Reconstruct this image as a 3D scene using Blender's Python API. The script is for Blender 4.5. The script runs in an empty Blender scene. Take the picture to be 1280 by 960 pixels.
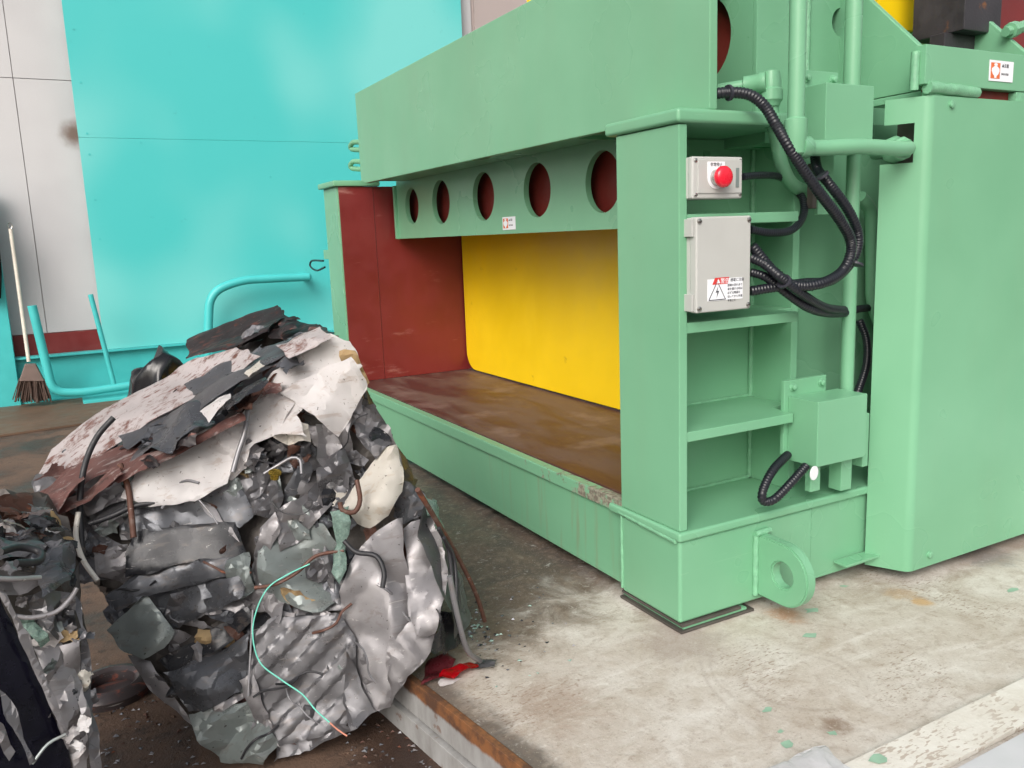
import bpy, bmesh, math, random
from mathutils import Vector, Matrix, noise
from mathutils.geometry import delaunay_2d_cdt
R = math.radians
SC = bpy.context.scene
COL = SC.collection

# ------------------------------------------------------------------ camera
CX, CY = 640.0, 480.0                      # photograph is 1280 x 960
VP1, VP2 = (66.0, 318.0), (2600.0, 222.0)  # vanishing points of the press: depth (Y) and width (X)
F = math.sqrt(-((VP1[0]-CX)*(VP2[0]-CX)+(VP1[1]-CY)*(VP2[1]-CY)))
def _d(p): return Vector((p[0]-CX, -(p[1]-CY), -F)).normalized()
_Y = _d(VP1); _X = _d(VP2); _Z = _X.cross(_Y)
ROT = Matrix((_X, _Y, _Z))                 # camera space -> world
EYE = Vector((0, 0, 1.4))
cam = bpy.data.cameras.new('camera'); camo = bpy.data.objects.new('camera', cam); COL.objects.link(camo)
camo.matrix_world = Matrix.Translation(EYE) @ ROT.to_4x4()
cam.sensor_width = 36; cam.lens = F/1280*36; cam.clip_end = 2000; cam.clip_start = 0.05
SC.camera = camo
# ------------------------------------------------------------------ sky, sun, exposure
SUN_EL, SUN_AZ = 37, 224                   # degrees; azimuth the light comes from, clockwise from +Y
w = bpy.data.worlds.new('World'); SC.world = w; w.use_nodes = True
nt = w.node_tree; nt.nodes.clear()
sky = nt.nodes.new('ShaderNodeTexSky'); sky.sky_type = 'NISHITA'; sky.sun_disc = False
sky.sun_elevation = R(SUN_EL); sky.sun_rotation = R(SUN_AZ); sky.air_density = 1.5; sky.dust_density = 6; sky.ozone_density = 1
hs = nt.nodes.new('ShaderNodeHueSaturation'); hs.inputs['Saturation'].default_value = 0.35
bgn = nt.nodes.new('ShaderNodeBackground'); bgn.inputs['Strength'].default_value = 0.14
wo = nt.nodes.new('ShaderNodeOutputWorld')
nt.links.new(sky.outputs[0], hs.inputs['Color']); nt.links.new(hs.outputs[0], bgn.inputs['Color']); nt.links.new(bgn.outputs[0], wo.inputs[0])
sl = bpy.data.lights.new('sun', 'SUN'); sl.energy = 1.0; sl.angle = R(35); sl.color = (1, .96, .91)
so = bpy.data.objects.new('sun', sl); COL.objects.link(so)
sd = Vector((math.sin(R(SUN_AZ))*math.cos(R(SUN_EL)), math.cos(R(SUN_AZ))*math.cos(R(SUN_EL)), math.sin(R(SUN_EL))))
so.rotation_euler = sd.to_track_quat('Z', 'Y').to_euler(); so.location = (0, -5, 12)
vs = SC.view_settings
vs.view_transform = 'Standard'; vs.look = 'None'; vs.gamma = 1; vs.use_curve_mapping = False; vs.exposure = 0.3

# ------------------------------------------------------------------ pixel -> point on a real plane
def ray(p): return ROT @ Vector((p[0]-CX, -(p[1]-CY), -F))
def fx(p, x): r = ray(p); return EYE + r*(x/r.x)
def fy(p, y): r = ray(p); return EYE + r*(y/r.y)
def fz(p, z=0.): r = ray(p); return EYE + r*((z-EYE.z)/r.z)
def fpl(p, n, o):
    r = ray(p); return EYE + r*(n.dot(o-EYE)/n.dot(r))

# ------------------------------------------------------------------ object helpers
WL = {}
def new_empty(name, loc, label, cat, group=None):
    o = bpy.data.objects.new(name, None); COL.objects.link(o); o.location = loc; o.empty_display_size = .1
    o['label'] = label; o['category'] = cat
    if group: o['group'] = group
    WL[o.name] = Vector(loc); return o
def tag(o, label, cat, group=None):
    o['label'] = label; o['category'] = cat
    if group: o['group'] = group
    return o
def link(name, me, mat, parent=None, center=True):
    o = bpy.data.objects.new(name, me); COL.objects.link(o)
    c = Vector((0, 0, 0))
    if center and len(me.vertices):
        xs = [v.co for v in me.vertices]
        c = Vector(((min(v.x for v in xs)+max(v.x for v in xs))/2, (min(v.y for v in xs)+max(v.y for v in xs))/2, min(v.z for v in xs)))
        me.transform(Matrix.Translation(-c))
    if mat and not me.materials: me.materials.append(mat)
    WL[o.name] = c
    if parent: o.parent = parent; o.location = c - WL[parent.name]
    else: o.location = c
    return o
def bm_obj(name, bm, mat, parent=None, smooth=None):
    bmesh.ops.recalc_face_normals(bm, faces=bm.faces)
    me = bpy.data.meshes.new(name); bm.to_mesh(me); bm.free()
    if smooth is not None:
        me.shade_smooth(); me.set_sharp_from_angle(angle=R(smooth))
    return link(name, me, mat, parent)
def poly_obj(name, vs, fs, mat, parent=None, smooth=None, bevel=0, seg=2):
    bm = bmesh.new(); bv = [bm.verts.new(v) for v in vs]
    for f in fs: bm.faces.new([bv[i] for i in f])
    bmesh.ops.recalc_face_normals(bm, faces=bm.faces)
    if bevel:
        es = [e for e in bm.edges if len(e.link_faces) == 2 and e.calc_face_angle() > R(25)]
        bmesh.ops.bevel(bm, geom=es, offset=bevel, segments=seg, affect='EDGES', profile=.5, clamp_overlap=True)
        smooth = 40 if smooth is None else smooth
    o = bm_obj(name, bm, mat, parent, smooth)
    if bevel:
        wn = o.modifiers.new('weighted_normal', 'WEIGHTED_NORMAL'); wn.keep_sharp = True; wn.weight = 100
    return o
def box(name, x0, x1, y0, y1, z0, z1, mat, parent=None, bevel=.004, seg=2):
    vs = [(x, y, z) for x in (x0, x1) for y in (y0, y1) for z in (z0, z1)]
    fs = [(0, 1, 3, 2), (4, 6, 7, 5), (0, 4, 5, 1), (2, 3, 7, 6), (0, 2, 6, 4), (1, 5, 7, 3)]
    return poly_obj(name, vs, fs, mat, parent, bevel=bevel, seg=seg)
def prism(name, pts, d, mat, parent=None, bevel=.003, seg=2, smooth=None):
    """polygon (list of 3D points, planar) extruded along vector d"""
    n = len(pts); d = Vector(d)
    vs = [Vector(p) for p in pts] + [Vector(p)+d for p in pts]
    fs = [tuple(range(n)), tuple(range(n, 2*n))] + [(i, (i+1) % n, n+(i+1) % n, n+i) for i in range(n)]
    return poly_obj(name, vs, fs, mat, parent, smooth, bevel, seg)
def smooth_path(pts, step=.02):
    pts = [Vector(p) for p in pts]
    if len(pts) < 3:
        L = (pts[1]-pts[0]).length; n = max(2, int(L/step)); return [pts[0].lerp(pts[1], i/n) for i in range(n+1)]
    out = []
    P = [pts[0]*2-pts[1]] + pts + [pts[-1]*2-pts[-2]]
    for i in range(1, len(P)-2):
        a, b, c, d = P[i-1], P[i], P[i+1], P[i+2]
        n = max(2, int((c-b).length/step))
        for k in range(n):
            t = k/n
            out.append(.5*((2*b)+(c-a)*t+(2*a-5*b+4*c-d)*t*t+(3*b-a-3*c+d)*t*t*t))
    out.append(pts[-1]); return out
def fillet(pts, r, n=6):
    """straight runs with rounded corners"""
    pts = [Vector(p) for p in pts]; out = [pts[0]]
    for a, b, c in zip(pts, pts[1:], pts[2:]):
        u = (a-b).normalized(); v = (c-b).normalized(); rr = min(r, (a-b).length*.49, (c-b).length*.49)
        p, q = b+u*rr, b+v*rr
        for k in range(n+1):
            t = k/n; out.append((1-t)**2*p+2*t*(1-t)*b+t*t*q)
    out.append(pts[-1]); return out
def sweep(path, r, sides=12, rad=None, bm=None, cap=True):
    own = bm is None; bm = bm or bmesh.new(); rings = []
    t = (path[1]-path[0]).normalized(); u = t.orthogonal().normalized()
    for i, p in enumerate(path):
        t2 = (path[min(i+1, len(path)-1)]-path[max(i-1, 0)])
        if t2.length < 1e-9: t2 = t
        t2.normalize(); u = (u - t2*u.dot(t2)).normalized(); v = t2.cross(u); t = t2
        rr = rad(i) if rad else r
        rings.append([bm.verts.new(p+(u*math.cos(a)+v*math.sin(a))*rr) for a in [2*math.pi*k/sides for k in range(sides)]])
    for a, b in zip(rings, rings[1:]):
        for k in range(sides): bm.faces.new((a[k], a[(k+1) % sides], b[(k+1) % sides], b[k]))
    if cap: bm.faces.new(rings[0][::-1]); bm.faces.new(rings[-1])
    return bm
def tube(name, path, r, mat, parent=None, sides=14, rad=None):
    return bm_obj(name, sweep(path, r, sides, rad), mat, parent, smooth=50)
def conduit(name, pts, r, mat, parent):
    r *= .87; path = smooth_path(pts, .0026)
    return bm_obj(name, sweep(path, r, 10, rad=lambda i: r*(1.0 if (i//2) % 2 else .91)), mat, parent, smooth=35)
def cyl(name, p, d, r, mat, parent=None, sides=20, bevel=.0):
    d = Vector(d); bm = sweep([Vector(p), Vector(p)+d], r, sides)
    if bevel:
        bmesh.ops.bevel(bm, geom=[e for e in bm.edges if len(e.link_faces) == 2 and e.calc_face_angle() > R(50)], offset=bevel, segments=2, affect='EDGES')
    return bm_obj(name, bm, mat, parent, smooth=40)
def lathe(name, p, axis, prof, mat, parent=None, sides=24):
    """prof: (distance along axis, radius)"""
    axis = Vector(axis).normalized(); u = axis.orthogonal().normalized(); v = axis.cross(u); bm = bmesh.new(); rings = []
    for h, r in prof: rings.append([bm.verts.new(Vector(p)+axis*h+(u*math.cos(2*math.pi*k/sides)+v*math.sin(2*math.pi*k/sides))*max(r, 1e-4)) for k in range(sides)])
    for a, b in zip(rings, rings[1:]):
        for k in range(sides): bm.faces.new((a[k], a[(k+1) % sides], b[(k+1) % sides], b[k]))
    bm.faces.new(rings[0][::-1]); bm.faces.new(rings[-1])
    return bm_obj(name, bm, mat, parent, smooth=40)
def weld(name, a, b, r, mat, parent, seed=0):
    a, b = Vector(a), Vector(b); n = max(4, int((b-a).length/(r*1.1))); rnd = random.Random(seed)
    path = [a.lerp(b, i/n)+Vector((rnd.uniform(-1, 1), rnd.uniform(-1, 1), rnd.uniform(-1, 1)))*r*.1 for i in range(n+1)]
    rs = [r*rnd.uniform(.92, 1.06) for _ in path]
    return bm_obj(name, sweep(path, r, 8, rad=lambda i: rs[i]), mat, parent, smooth=60)
def text_obj(name, body, size, origin, xdir, ydir, mat, parent, align='LEFT'):
    cu = bpy.data.curves.new(name, 'FONT'); cu.body = body; cu.size = size; cu.align_x = align; cu.extrude = .0003; cu.resolution_u = 2
    to = bpy.data.objects.new(name+'_tmp', cu); COL.objects.link(to)
    dg = bpy.context.evaluated_depsgraph_get(); me = bpy.data.meshes.new_from_object(to.evaluated_get(dg))
    bpy.data.objects.remove(to)
    X = Vector(xdir).normalized(); Y = Vector(ydir).normalized(); Z = X.cross(Y)
    M = Matrix((X, Y, Z)).transposed().to_4x4(); M.translation = Vector(origin)
    me.transform(M); me.materials.clear(); me.name = name
    return link(name, me, mat, parent)

# ------------------------------------------------------------------ materials
def s2l(c): return tuple(((v/255)/12.92 if v/255 <= .04045 else ((v/255+.055)/1.055)**2.4) for v in c)
def rgb(c): return (*s2l(c), 1)
class NT:
    def __init__(s, name):
        s.m = bpy.data.materials.new(name); s.m.use_nodes = True; s.t = s.m.node_tree; s.b = s.t.nodes['Principled BSDF']
        g = s.t.nodes.new('ShaderNodeNewGeometry'); s.pos = g.outputs['Position']
    def n(s, ty, **k):
        o = s.t.nodes.new(ty)
        for a, v in k.items(): setattr(o, a, v)
        return o
    def put(s, sock, v):
        if hasattr(v, 'links') or hasattr(v, 'is_linked'): s.t.links.new(v, sock)
        else: sock.default_value = v
    def mapped(s, scale=(1, 1, 1), loc=(0, 0, 0), vec=None):
        o = s.n('ShaderNodeMapping'); s.put(o.inputs['Vector'], vec or s.pos); o.inputs['Scale'].default_value = scale; o.inputs['Location'].default_value = loc; return o.outputs[0]
    def noise(s, scale, detail=5, rough=.55, vec=None, dist=0):
        o = s.n('ShaderNodeTexNoise'); s.put(o.inputs['Vector'], vec or s.pos)
        o.inputs['Scale'].default_value = scale; o.inputs['Detail'].default_value = detail; o.inputs['Roughness'].default_value = rough; o.inputs['Distortion'].default_value = dist
        return o.outputs['Fac']
    def step(s, v, a, b, lo=0., hi=1.):
        o = s.n('ShaderNodeMapRange', interpolation_type='SMOOTHSTEP'); s.put(o.inputs['Value'], v)
        o.inputs['From Min'].default_value = a; o.inputs['From Max'].default_value = b; o.inputs['To Min'].default_value = lo; o.inputs['To Max'].default_value = hi
        return o.outputs[0]
    def mix(s, f, a, b, mode='MIX'):
        o = s.n('ShaderNodeMix', data_type='RGBA', blend_type=mode); s.put(o.inputs['Factor'], f); s.put(o.inputs['A'], a); s.put(o.inputs['B'], b); return o.outputs['Result']
    def math(s, op, a, b=0., c=None):
        o = s.n('ShaderNodeMath', operation=op); s.put(o.inputs[0], a); s.put(o.inputs[1], b)
        if c is not None: s.put(o.inputs[2], c)
        return o.outputs[0]
    def sep(s):
        o = s.n('ShaderNodeSeparateXYZ'); s.put(o.inputs[0], s.pos); return o.outputs
    def bump(s, h, strength=.3, dist=.01):
        o = s.n('ShaderNodeBump'); s.put(o.inputs['Height'], h); o.inputs['Strength'].default_value = strength; o.inputs['Distance'].default_value = dist
        s.put(s.b.inputs['Normal'], o.outputs[0])
    def out(s, col, rough=.5, metal=0., spec=.5, coat=0):
        s.put(s.b.inputs['Base Color'], col); s.put(s.b.inputs['Roughness'], rough); s.put(s.b.inputs['Metallic'], metal); s.b.inputs['Specular IOR Level'].default_value = spec
        if coat: s.b.inputs['Coat Weight'].default_value = coat; s.b.inputs['Coat Roughness'].default_value = .15
        return s.m
def mul(c, k): return (min(1, c[0]*k), min(1, c[1]*k), min(1, c[2]*k), 1)
def paint(name, c, rough=.35, var=.1, vs=2.5, dirt=None, damt=.3, dscale=6, bump=.08, bscale=90, metal=0., spec=.5, stretch=(1, 1, 1), coat=0):
    t = NT(name); c = rgb(c)
    n1 = t.noise(vs, 4); col = t.mix(t.step(n1, .3, .7), mul(c, 1-var), mul(c, 1+var))
    rr = t.step(t.noise(vs*4, 5), .3, .7, rough*.8, min(1, rough*1.25))
    if dirt:
        n2 = t.noise(dscale, 8, .65, vec=t.mapped(stretch)); th = .72-.34*damt
        m = t.step(n2, th, th+.16); col = t.mix(m, col, rgb(dirt)); rr = t.math('ADD', rr, t.math('MULTIPLY', m, .25))
        if metal: metal = t.step(m, 0, 1, metal, 0.05)
    if bump: t.bump(t.noise(bscale, 3), bump, .004)
    return t.out(col, rr, metal, spec, coat)
M = {}
def green_mat():
    t = NT('green_paint')
    col = t.mix(t.step(t.noise(1.3, 4), .3, .7), rgb((113, 170, 134)), rgb((122, 179, 143)))
    col = t.mix(t.step(t.noise(1.6, 4, .5, vec=t.mapped((2.5, 2.5, .5))), .45, .8, 0, .14), col, rgb((128, 152, 122)))
    mp = t.n('ShaderNodeMapping'); t.put(mp.inputs['Vector'], t.pos); mp.inputs['Rotation'].default_value = (.4, .3, .5); mp.inputs['Scale'].default_value = (2, 70, 70)
    col = t.mix(t.step(t.noise(1.5, 3, .5, vec=mp.outputs[0], dist=.5), .71, .75, 0, .15), col, rgb((160, 200, 172)))
    col = t.mix(t.step(t.noise(60, 3, .6), .75, .78, 0, .4), col, rgb((92, 96, 80)))
    t.bump(t.noise(5, 3), .1, .01)
    return t.out(col, t.step(t.noise(2, 3, .5), .3, .7, .25, .38))
M['green'] = green_mat()
M['weld'] = paint('green_weld', (121, 178, 142), .4, .12, 30, bump=.5, bscale=160)
M['cyan'] = None
M['red'] = paint('red_oxide', (116, 40, 40), .38, .12, 2, dirt=(160, 104, 98), damt=.36, dscale=2.5, bump=.08, stretch=(1, 1, 4.5))
M['yellow'] = paint('yellow_paint', (250, 210, 22), .38, .05, 1.5, dirt=(120, 88, 30), damt=.2, dscale=4.5)
M['grey_box'] = paint('grey_enclosure', (184, 185, 182), .42, .03, 5, bump=.03, bscale=300)
M['conduit'] = paint('black_conduit', (26, 28, 36), .35, .1, 20, bump=0)
M['chrome'] = paint('screw_steel', (180, 178, 174), .25, .1, 50, metal=1, bump=0)
M['estop'] = paint('red_plastic', (222, 28, 52), .25, .04, 9, bump=0, coat=.4)
M['white'] = paint('white_sticker', (236, 238, 243), .4, .02, 9, bump=0)
M['orange'] = paint('orange_print', (218, 112, 62), .45, .08, 30, bump=0)
M['redprint'] = paint('red_print', (206, 60, 56), .45, .05, 30, bump=0)
M['ink'] = paint('black_print', (50, 50, 60), .5, .05, 30, bump=0)
M['slate'] = paint('grey_plate', (120, 132, 130), .4, .05, 30, bump=0)
M['blackiron'] = paint('black_iron', (66, 63, 68), .45, .2, 6, dirt=(150, 92, 40), damt=.28, dscale=9, metal=.3, bump=.2)
M['hole'] = paint('dark_red_inside', (120, 44, 38), .5, .15, 4, dirt=(40, 28, 26), damt=.4)
M['shim'] = paint('notch_shade_dark', (78, 73, 69), .5, .2, 12, dirt=(100, 70, 45), damt=.3)
M['rubber'] = paint('rubber', (40, 40, 44), .5, .15, 15, dirt=(95, 85, 78), damt=.3, dscale=20)
M['blackbag'] = paint('black_film', (14, 15, 20), .22, .2, 8, bump=.2, bscale=25)

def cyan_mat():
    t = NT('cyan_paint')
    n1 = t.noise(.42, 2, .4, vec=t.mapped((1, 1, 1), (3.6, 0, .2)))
    col = t.mix(t.step(n1, .42, .6), rgb((74, 192, 191)), rgb((116, 205, 202)))  # pale patches put the sky's reflection into the base colour
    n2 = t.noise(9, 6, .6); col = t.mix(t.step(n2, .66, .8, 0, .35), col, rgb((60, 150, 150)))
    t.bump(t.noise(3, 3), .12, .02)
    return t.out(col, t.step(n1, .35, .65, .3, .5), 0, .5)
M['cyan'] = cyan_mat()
M['cyan_rail'] = paint('cyan_rail', (68, 184, 184), .4, .07, 3, dirt=(80, 120, 118), damt=.12, dscale=8)

def wallgrey():
    t = NT('grey_wall_board')
    n1 = t.noise(.7, 3); col = t.mix(t.step(n1, .3, .7), rgb((184, 183, 186)), rgb((200, 199, 201)))
    n2 = t.noise(180, 2, .6); col = t.mix(t.step(n2, .5, .7, 0, .4), col, rgb((165, 158, 160)))
    xs = t.sep()
    dx = t.math('SUBTRACT', xs[0], .36); dz = t.math('SUBTRACT', xs[2], 2.68)
    d = t.math('SQRT', t.math('ADD', t.math('MULTIPLY', dx, dx), t.math('MULTIPLY', dz, dz)))
    d = t.math('ADD', d, t.math('MULTIPLY', t.noise(14, 4), .08))
    col = t.mix(t.step(d, .07, .24, .85, 0), col, rgb((96, 66, 44)))
    t.bump(n2, .15, .003); return t.out(col, .75)
M['wallgrey'] = wallgrey()
M['wallmauve'] = paint('mauve_wall_board', (170, 158, 156), .75, .05, 1)

def concrete():
    t = NT('dirty_concrete'); xs = t.sep(); x, y = xs[0], xs[1]
    big = t.noise(1.3, 8, .6, dist=.3); mid = t.noise(5, 8, .68, dist=.6); fine = t.noise(40, 6, .7)
    col = t.mix(t.step(mid, .3, .72), rgb((207, 201, 194)), rgb((180, 169, 157)))
    col = t.mix(t.step(big, .46, .68, 0, .5), col, rgb((164, 148, 133)))
    # pale scoured swirls
    wv = t.noise(3.2, 7, .7, vec=t.mapped((.5, 2.2, 1)), dist=1.5)
    col = t.mix(t.step(wv, .5, .7, 0, .45), col, rgb((222, 217, 212)))
    # faint tread prints: short dashes
    tr = t.noise(46, 2, .5, vec=t.mapped((1, 2.6, 1)), dist=.3); trm = t.math('MULTIPLY', t.step(tr, .56, .64), t.step(t.noise(1.9, 3, vec=t.mapped(loc=(7, 3, 0))), .5, .6, 0, .55))
    col = t.mix(trm, col, rgb((120, 92, 72)))
    # circular scrape marks
    def ring(cx, cy, r, wd, k, col):
        a = t.math('SUBTRACT', x, cx); b = t.math('SUBTRACT', y, cy)
        d = t.math('SQRT', t.math('ADD', t.math('MULTIPLY', a, a), t.math('MULTIPLY', b, b)))
        d = t.math('ABSOLUTE', t.math('SUBTRACT', t.math('ADD', d, t.math('MULTIPLY', t.noise(4, 3), .02)), r+.01))
        m = t.math('MULTIPLY', t.step(d, 0, wd, 1, 0), t.step(t.noise(2.2, 4), .4, .55, 0, k))
        return t.mix(m, col, rgb((122, 104, 92)))
    c0 = fz((1000, 850)); 
    for dx, dy, r, wd, k in ((0, 0, .17, .012, .18), (0.015, 0.01, .19, .02, .14), (.09, .02, .33, .01, .16), (.3, -.1, .6, .012, .16)):
        col = ring(c0.x+dx, c0.y+dy, r, wd, k, col)
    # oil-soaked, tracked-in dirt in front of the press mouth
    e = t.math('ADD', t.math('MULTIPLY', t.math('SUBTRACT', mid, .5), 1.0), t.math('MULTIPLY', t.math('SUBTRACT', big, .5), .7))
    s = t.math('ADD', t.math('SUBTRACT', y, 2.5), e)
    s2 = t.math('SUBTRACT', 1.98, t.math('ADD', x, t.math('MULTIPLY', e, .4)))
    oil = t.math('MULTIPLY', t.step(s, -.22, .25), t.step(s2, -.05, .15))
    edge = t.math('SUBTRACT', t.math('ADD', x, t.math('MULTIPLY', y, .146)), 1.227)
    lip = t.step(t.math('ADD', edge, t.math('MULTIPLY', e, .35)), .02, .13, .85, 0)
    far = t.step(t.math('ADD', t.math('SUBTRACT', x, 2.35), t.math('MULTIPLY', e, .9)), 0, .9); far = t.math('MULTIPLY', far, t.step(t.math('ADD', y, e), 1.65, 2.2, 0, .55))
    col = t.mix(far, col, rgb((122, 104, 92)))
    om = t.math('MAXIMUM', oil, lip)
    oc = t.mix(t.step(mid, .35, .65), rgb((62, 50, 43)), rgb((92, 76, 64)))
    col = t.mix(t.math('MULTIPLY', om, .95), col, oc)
    # rust spots; the dark grey blot under the side cover is painted shade
    def blot(p, r, c, k, col):
        a = t.math('SUBTRACT', x, p.x); b = t.math('SUBTRACT', y, p.y)
        d = t.math('SQRT', t.math('ADD', t.math('MULTIPLY', a, a), t.math('MULTIPLY', b, b)))
        d = t.math('ADD', d, t.math('MULTIPLY', t.math('SUBTRACT', mid, .5), r*3.2))
        return t.mix(t.step(d, r*.3, r, k, 0), col, rgb(c))
    for p, r, c, k in (((1150, 752), .05, (190, 146, 84), .7), ((1120, 742), .08, (172, 138, 98), .5), ((985, 765), .1, (170, 116, 76), .7), ((1040, 905), .07, (118, 92, 70), .8), ((850, 800), .22, (150, 134, 124), .6), ((700, 880), .2, (140, 112, 90), .5), ((1215, 690), .2, (80, 72, 68), .6)):
        col = blot(fz(p), r, c, k, col)
    col = t.mix(t.step(fine, .58, .72, 0, .45), col, rgb((124, 104, 90)))
    f2 = t.noise(20, 9, .75, dist=.4); col = t.mix(t.step(f2, .48, .68, 0, .5), col, rgb((150, 134, 120))); col = t.mix(t.step(f2, .3, .44, .45, 0), col, rgb((220, 216, 210)))
    gr = t.noise(120, 4, .7); col = t.mix(t.step(gr, .56, .68, 0, .4), col, rgb((112, 96, 84))); col = t.mix(t.step(gr, .3, .42, .35, 0), col, rgb((226, 221, 215)))
    t.bump(t.math('ADD', t.math('MULTIPLY', fine, .5), mid), .35, .012)
    rr = t.math('SUBTRACT', .8, t.math('MULTIPLY', om, t.step(big, .4, .6, .15, .4)))
    return t.out(col, rr)
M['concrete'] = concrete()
def soil():
    t = NT('oily_yard_floor')
    a = t.noise(2.2, 8, .65, dist=.4); b = t.noise(14, 8, .7); f = t.noise(90, 4, .7)
    col = t.mix(t.step(a, .35, .65), rgb((58, 44, 38)), rgb((104, 82, 68)))
    col = t.mix(t.step(b, .52, .7, 0, .8), col, rgb((40, 33, 31)))
    col = t.mix(t.step(f, .62, .72, 0, .5), col, rgb((128, 112, 100)))
    t.bump(t.math('ADD', b, t.math('MULTIPLY', f, .5)), .5, .02)
    return t.out(col, t.step(a, .35, .6, .3, .8))
M['soil'] = soil()
def strip_mat():
    t = NT('beige_board'); mid = t.noise(6, 8, .65, dist=.4)
    col = t.mix(t.step(mid, .3, .7), rgb((222, 218, 211)), rgb((205, 198, 188)))
    tr = t.noise(34, 2, .4, vec=t.mapped((1.1, 3.2, 1)), dist=.2); m = t.math('MULTIPLY', t.step(tr, .55, .62), t.step(t.noise(3, 3, vec=t.mapped(loc=(2, 1, 0))), .42, .6, 0, .5))
    col = t.mix(m, col, rgb((138, 108, 86))); col = t.mix(t.step(t.noise(70, 5, .7), .64, .74, 0, .4), col, rgb((120, 98, 82)))
    t.bump(t.noise(60, 5), .3, .006); return t.out(col, .75)
M['strip'] = strip_mat()
M['paleplate'] = paint('pale_plate', (196, 196, 200), .5, .04, 5, dirt=(150, 140, 132), damt=.2)
def edge_mat():
    t = NT('weathered_kerb_steel'); xs = t.sep(); z = xs[2]
    n = t.noise(8, 7, .65, vec=t.mapped((1, 1, .35))); col = t.mix(t.step(n, .3, .7), rgb((172, 172, 172)), rgb((138, 136, 134)))
    e = t.math('ADD', z, t.math('MULTIPLY', t.math('SUBTRACT', n, .5), .05))
    col = t.mix(t.step(e, -.05, -.035), col, t.mix(t.step(t.noise(12, 7, .7), .4, .6), rgb((92, 66, 52)), rgb((140, 94, 60)))); col = t.mix(t.step(t.noise(20, 6), .62, .7, 0, .6), col, rgb((110, 66, 40)))
    t.bump(n, .25, .006); return t.out(col, .6, .15)
M['kerb'] = edge_mat()
def deck_mat():
    t = NT('worn_deck'); mp = t.mapped((3.5, .9, 1)); a = t.noise(1.6, 6, .6, vec=mp, dist=.4); b = t.noise(22, 6, .7); y = t.sep()[1]
    col = t.mix(t.step(a, .36, .62), rgb((80, 48, 45)), rgb((104, 82, 75)))
    col = t.mix(t.step(t.noise(2.1, 5, .6, vec=t.mapped((1.2, 1.2, 1), (5, 2, 0))), .56, .7, 0, .4), col, rgb((150, 128, 120)))
    col = t.mix(t.step(t.noise(1.4, 4, .6, vec=t.mapped((2, .8, 1), (1, 9, 0))), .55, .7, 0, .18), col, rgb((112, 78, 40)))
    col = t.mix(t.step(b, .6, .72, 0, .5), col, rgb((62, 42, 36)))
    t.bump(b, .1, .003); return t.out(col, t.step(a, .3, .7, .42, .6), .0)
M['deck'] = deck_mat()
def lip_mat():
    t = NT('chipped_green_lip'); n = t.noise(16, 8, .7); y = t.sep()[1]
    m = t.step(t.math('ADD', t.math('MULTIPLY', n, 3.2), t.math('MULTIPLY', t.math('SUBTRACT', 3.7, y), 1.0)), 2.4, 2.75)
    col = t.mix(m, rgb((119, 176, 140)), t.mix(t.step(t.noise(50, 5), .4, .6), rgb((112, 104, 92)), rgb((150, 148, 132))))
    t.bump(n, .3, .006); return t.out(col, t.step(m, 0, 1, .36, .7))
M['lip'] = lip_mat()
def front_mat():
    t = NT('rust_streaked_green'); xs = t.sep(); st = t.noise(5, 6, .6, vec=t.mapped((4, 4, .35))); y = xs[1]
    col = t.mix(t.step(t.noise(1.6, 3), .3, .7), rgb((112, 169, 133)), rgb((120, 177, 141)))
    k = t.math('MULTIPLY', t.step(y, 2.5, 4.4, 1, .12), t.step(st, .5, .7, 0, .45))
    col = t.mix(k, col, rgb((136, 122, 98))); return t.out(col, .38)
M['greenfront'] = front_mat()

# scrap materials
def scrap(name, c, rough, metal, dirt, damt=.3, wear=(196, 192, 190), wamt=.7, var=.12, streak=(130, 118, 110), samt=.35):
    t = NT(name); c = rgb(c)
    col = t.mix(t.step(t.noise(5, 5), .3, .7), mul(c, 1-var), mul(c, 1+var))
    mp = t.n('ShaderNodeMapping'); t.put(mp.inputs['Vector'], t.pos); mp.inputs['Rotation'].default_value = (.5, .7, .6); mp.inputs['Scale'].default_value = (2.2, 26, 26)
    col = t.mix(t.step(t.noise(1.6, 6, .6, vec=mp.outputs[0], dist=.4), .54, .68, 0, samt), col, rgb(streak))
    n2 = t.noise(13, 8, .68); th = .72-.34*damt; m = t.step(n2, th, th+.14); col = t.mix(m, col, rgb(dirt))
    sp = t.step(t.noise(75, 3, .6), .67, .72, 0, .8); col = t.mix(sp, col, rgb(mul3(dirt, .6)))
    sc = t.n('ShaderNodeMapping'); t.put(sc.inputs['Vector'], t.pos); sc.inputs['Rotation'].default_value = (1.1, .2, 1.9); sc.inputs['Scale'].default_value = (3, 60, 60)
    col = t.mix(t.step(t.noise(1.8, 4, .6, vec=sc.outputs[0], dist=.6), .66, .7, 0, wamt), col, rgb(wear))
    t.bump(t.math('ADD', t.noise(30, 4, .6), t.math('MULTIPLY', t.noise(140, 3), .2)), .1, .004)
    rr = t.math('ADD', t.step(t.noise(9, 6, .7), .3, .7, rough*.7, rough*1.3), t.math('MULTIPLY', m, .2))
    return t.out(col, rr, t.step(m, 0, 1, metal, metal*.2))
def mul3(c, k): return tuple(v*k for v in c)
M['sc_white'] = scrap('crushed_white_paint', (232, 228, 228), .38, 0, (150, 128, 112), .22, wear=(150, 120, 104), wamt=.5, var=.04, streak=(190, 172, 160), samt=.5)
M['sc_cream'] = scrap('crushed_cream_plastic', (226, 221, 213), .38, 0, (160, 132, 104), .2, wear=(150, 116, 90), wamt=.3, var=.04, streak=(200, 180, 154), samt=.5)
M['sc_whiterust'] = scrap('white_paint_torn_rust', (214, 206, 206), .45, 0, (136, 90, 78), .62, wear=(130, 84, 70), wamt=.7, streak=(140, 86, 74), samt=.85)
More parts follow.
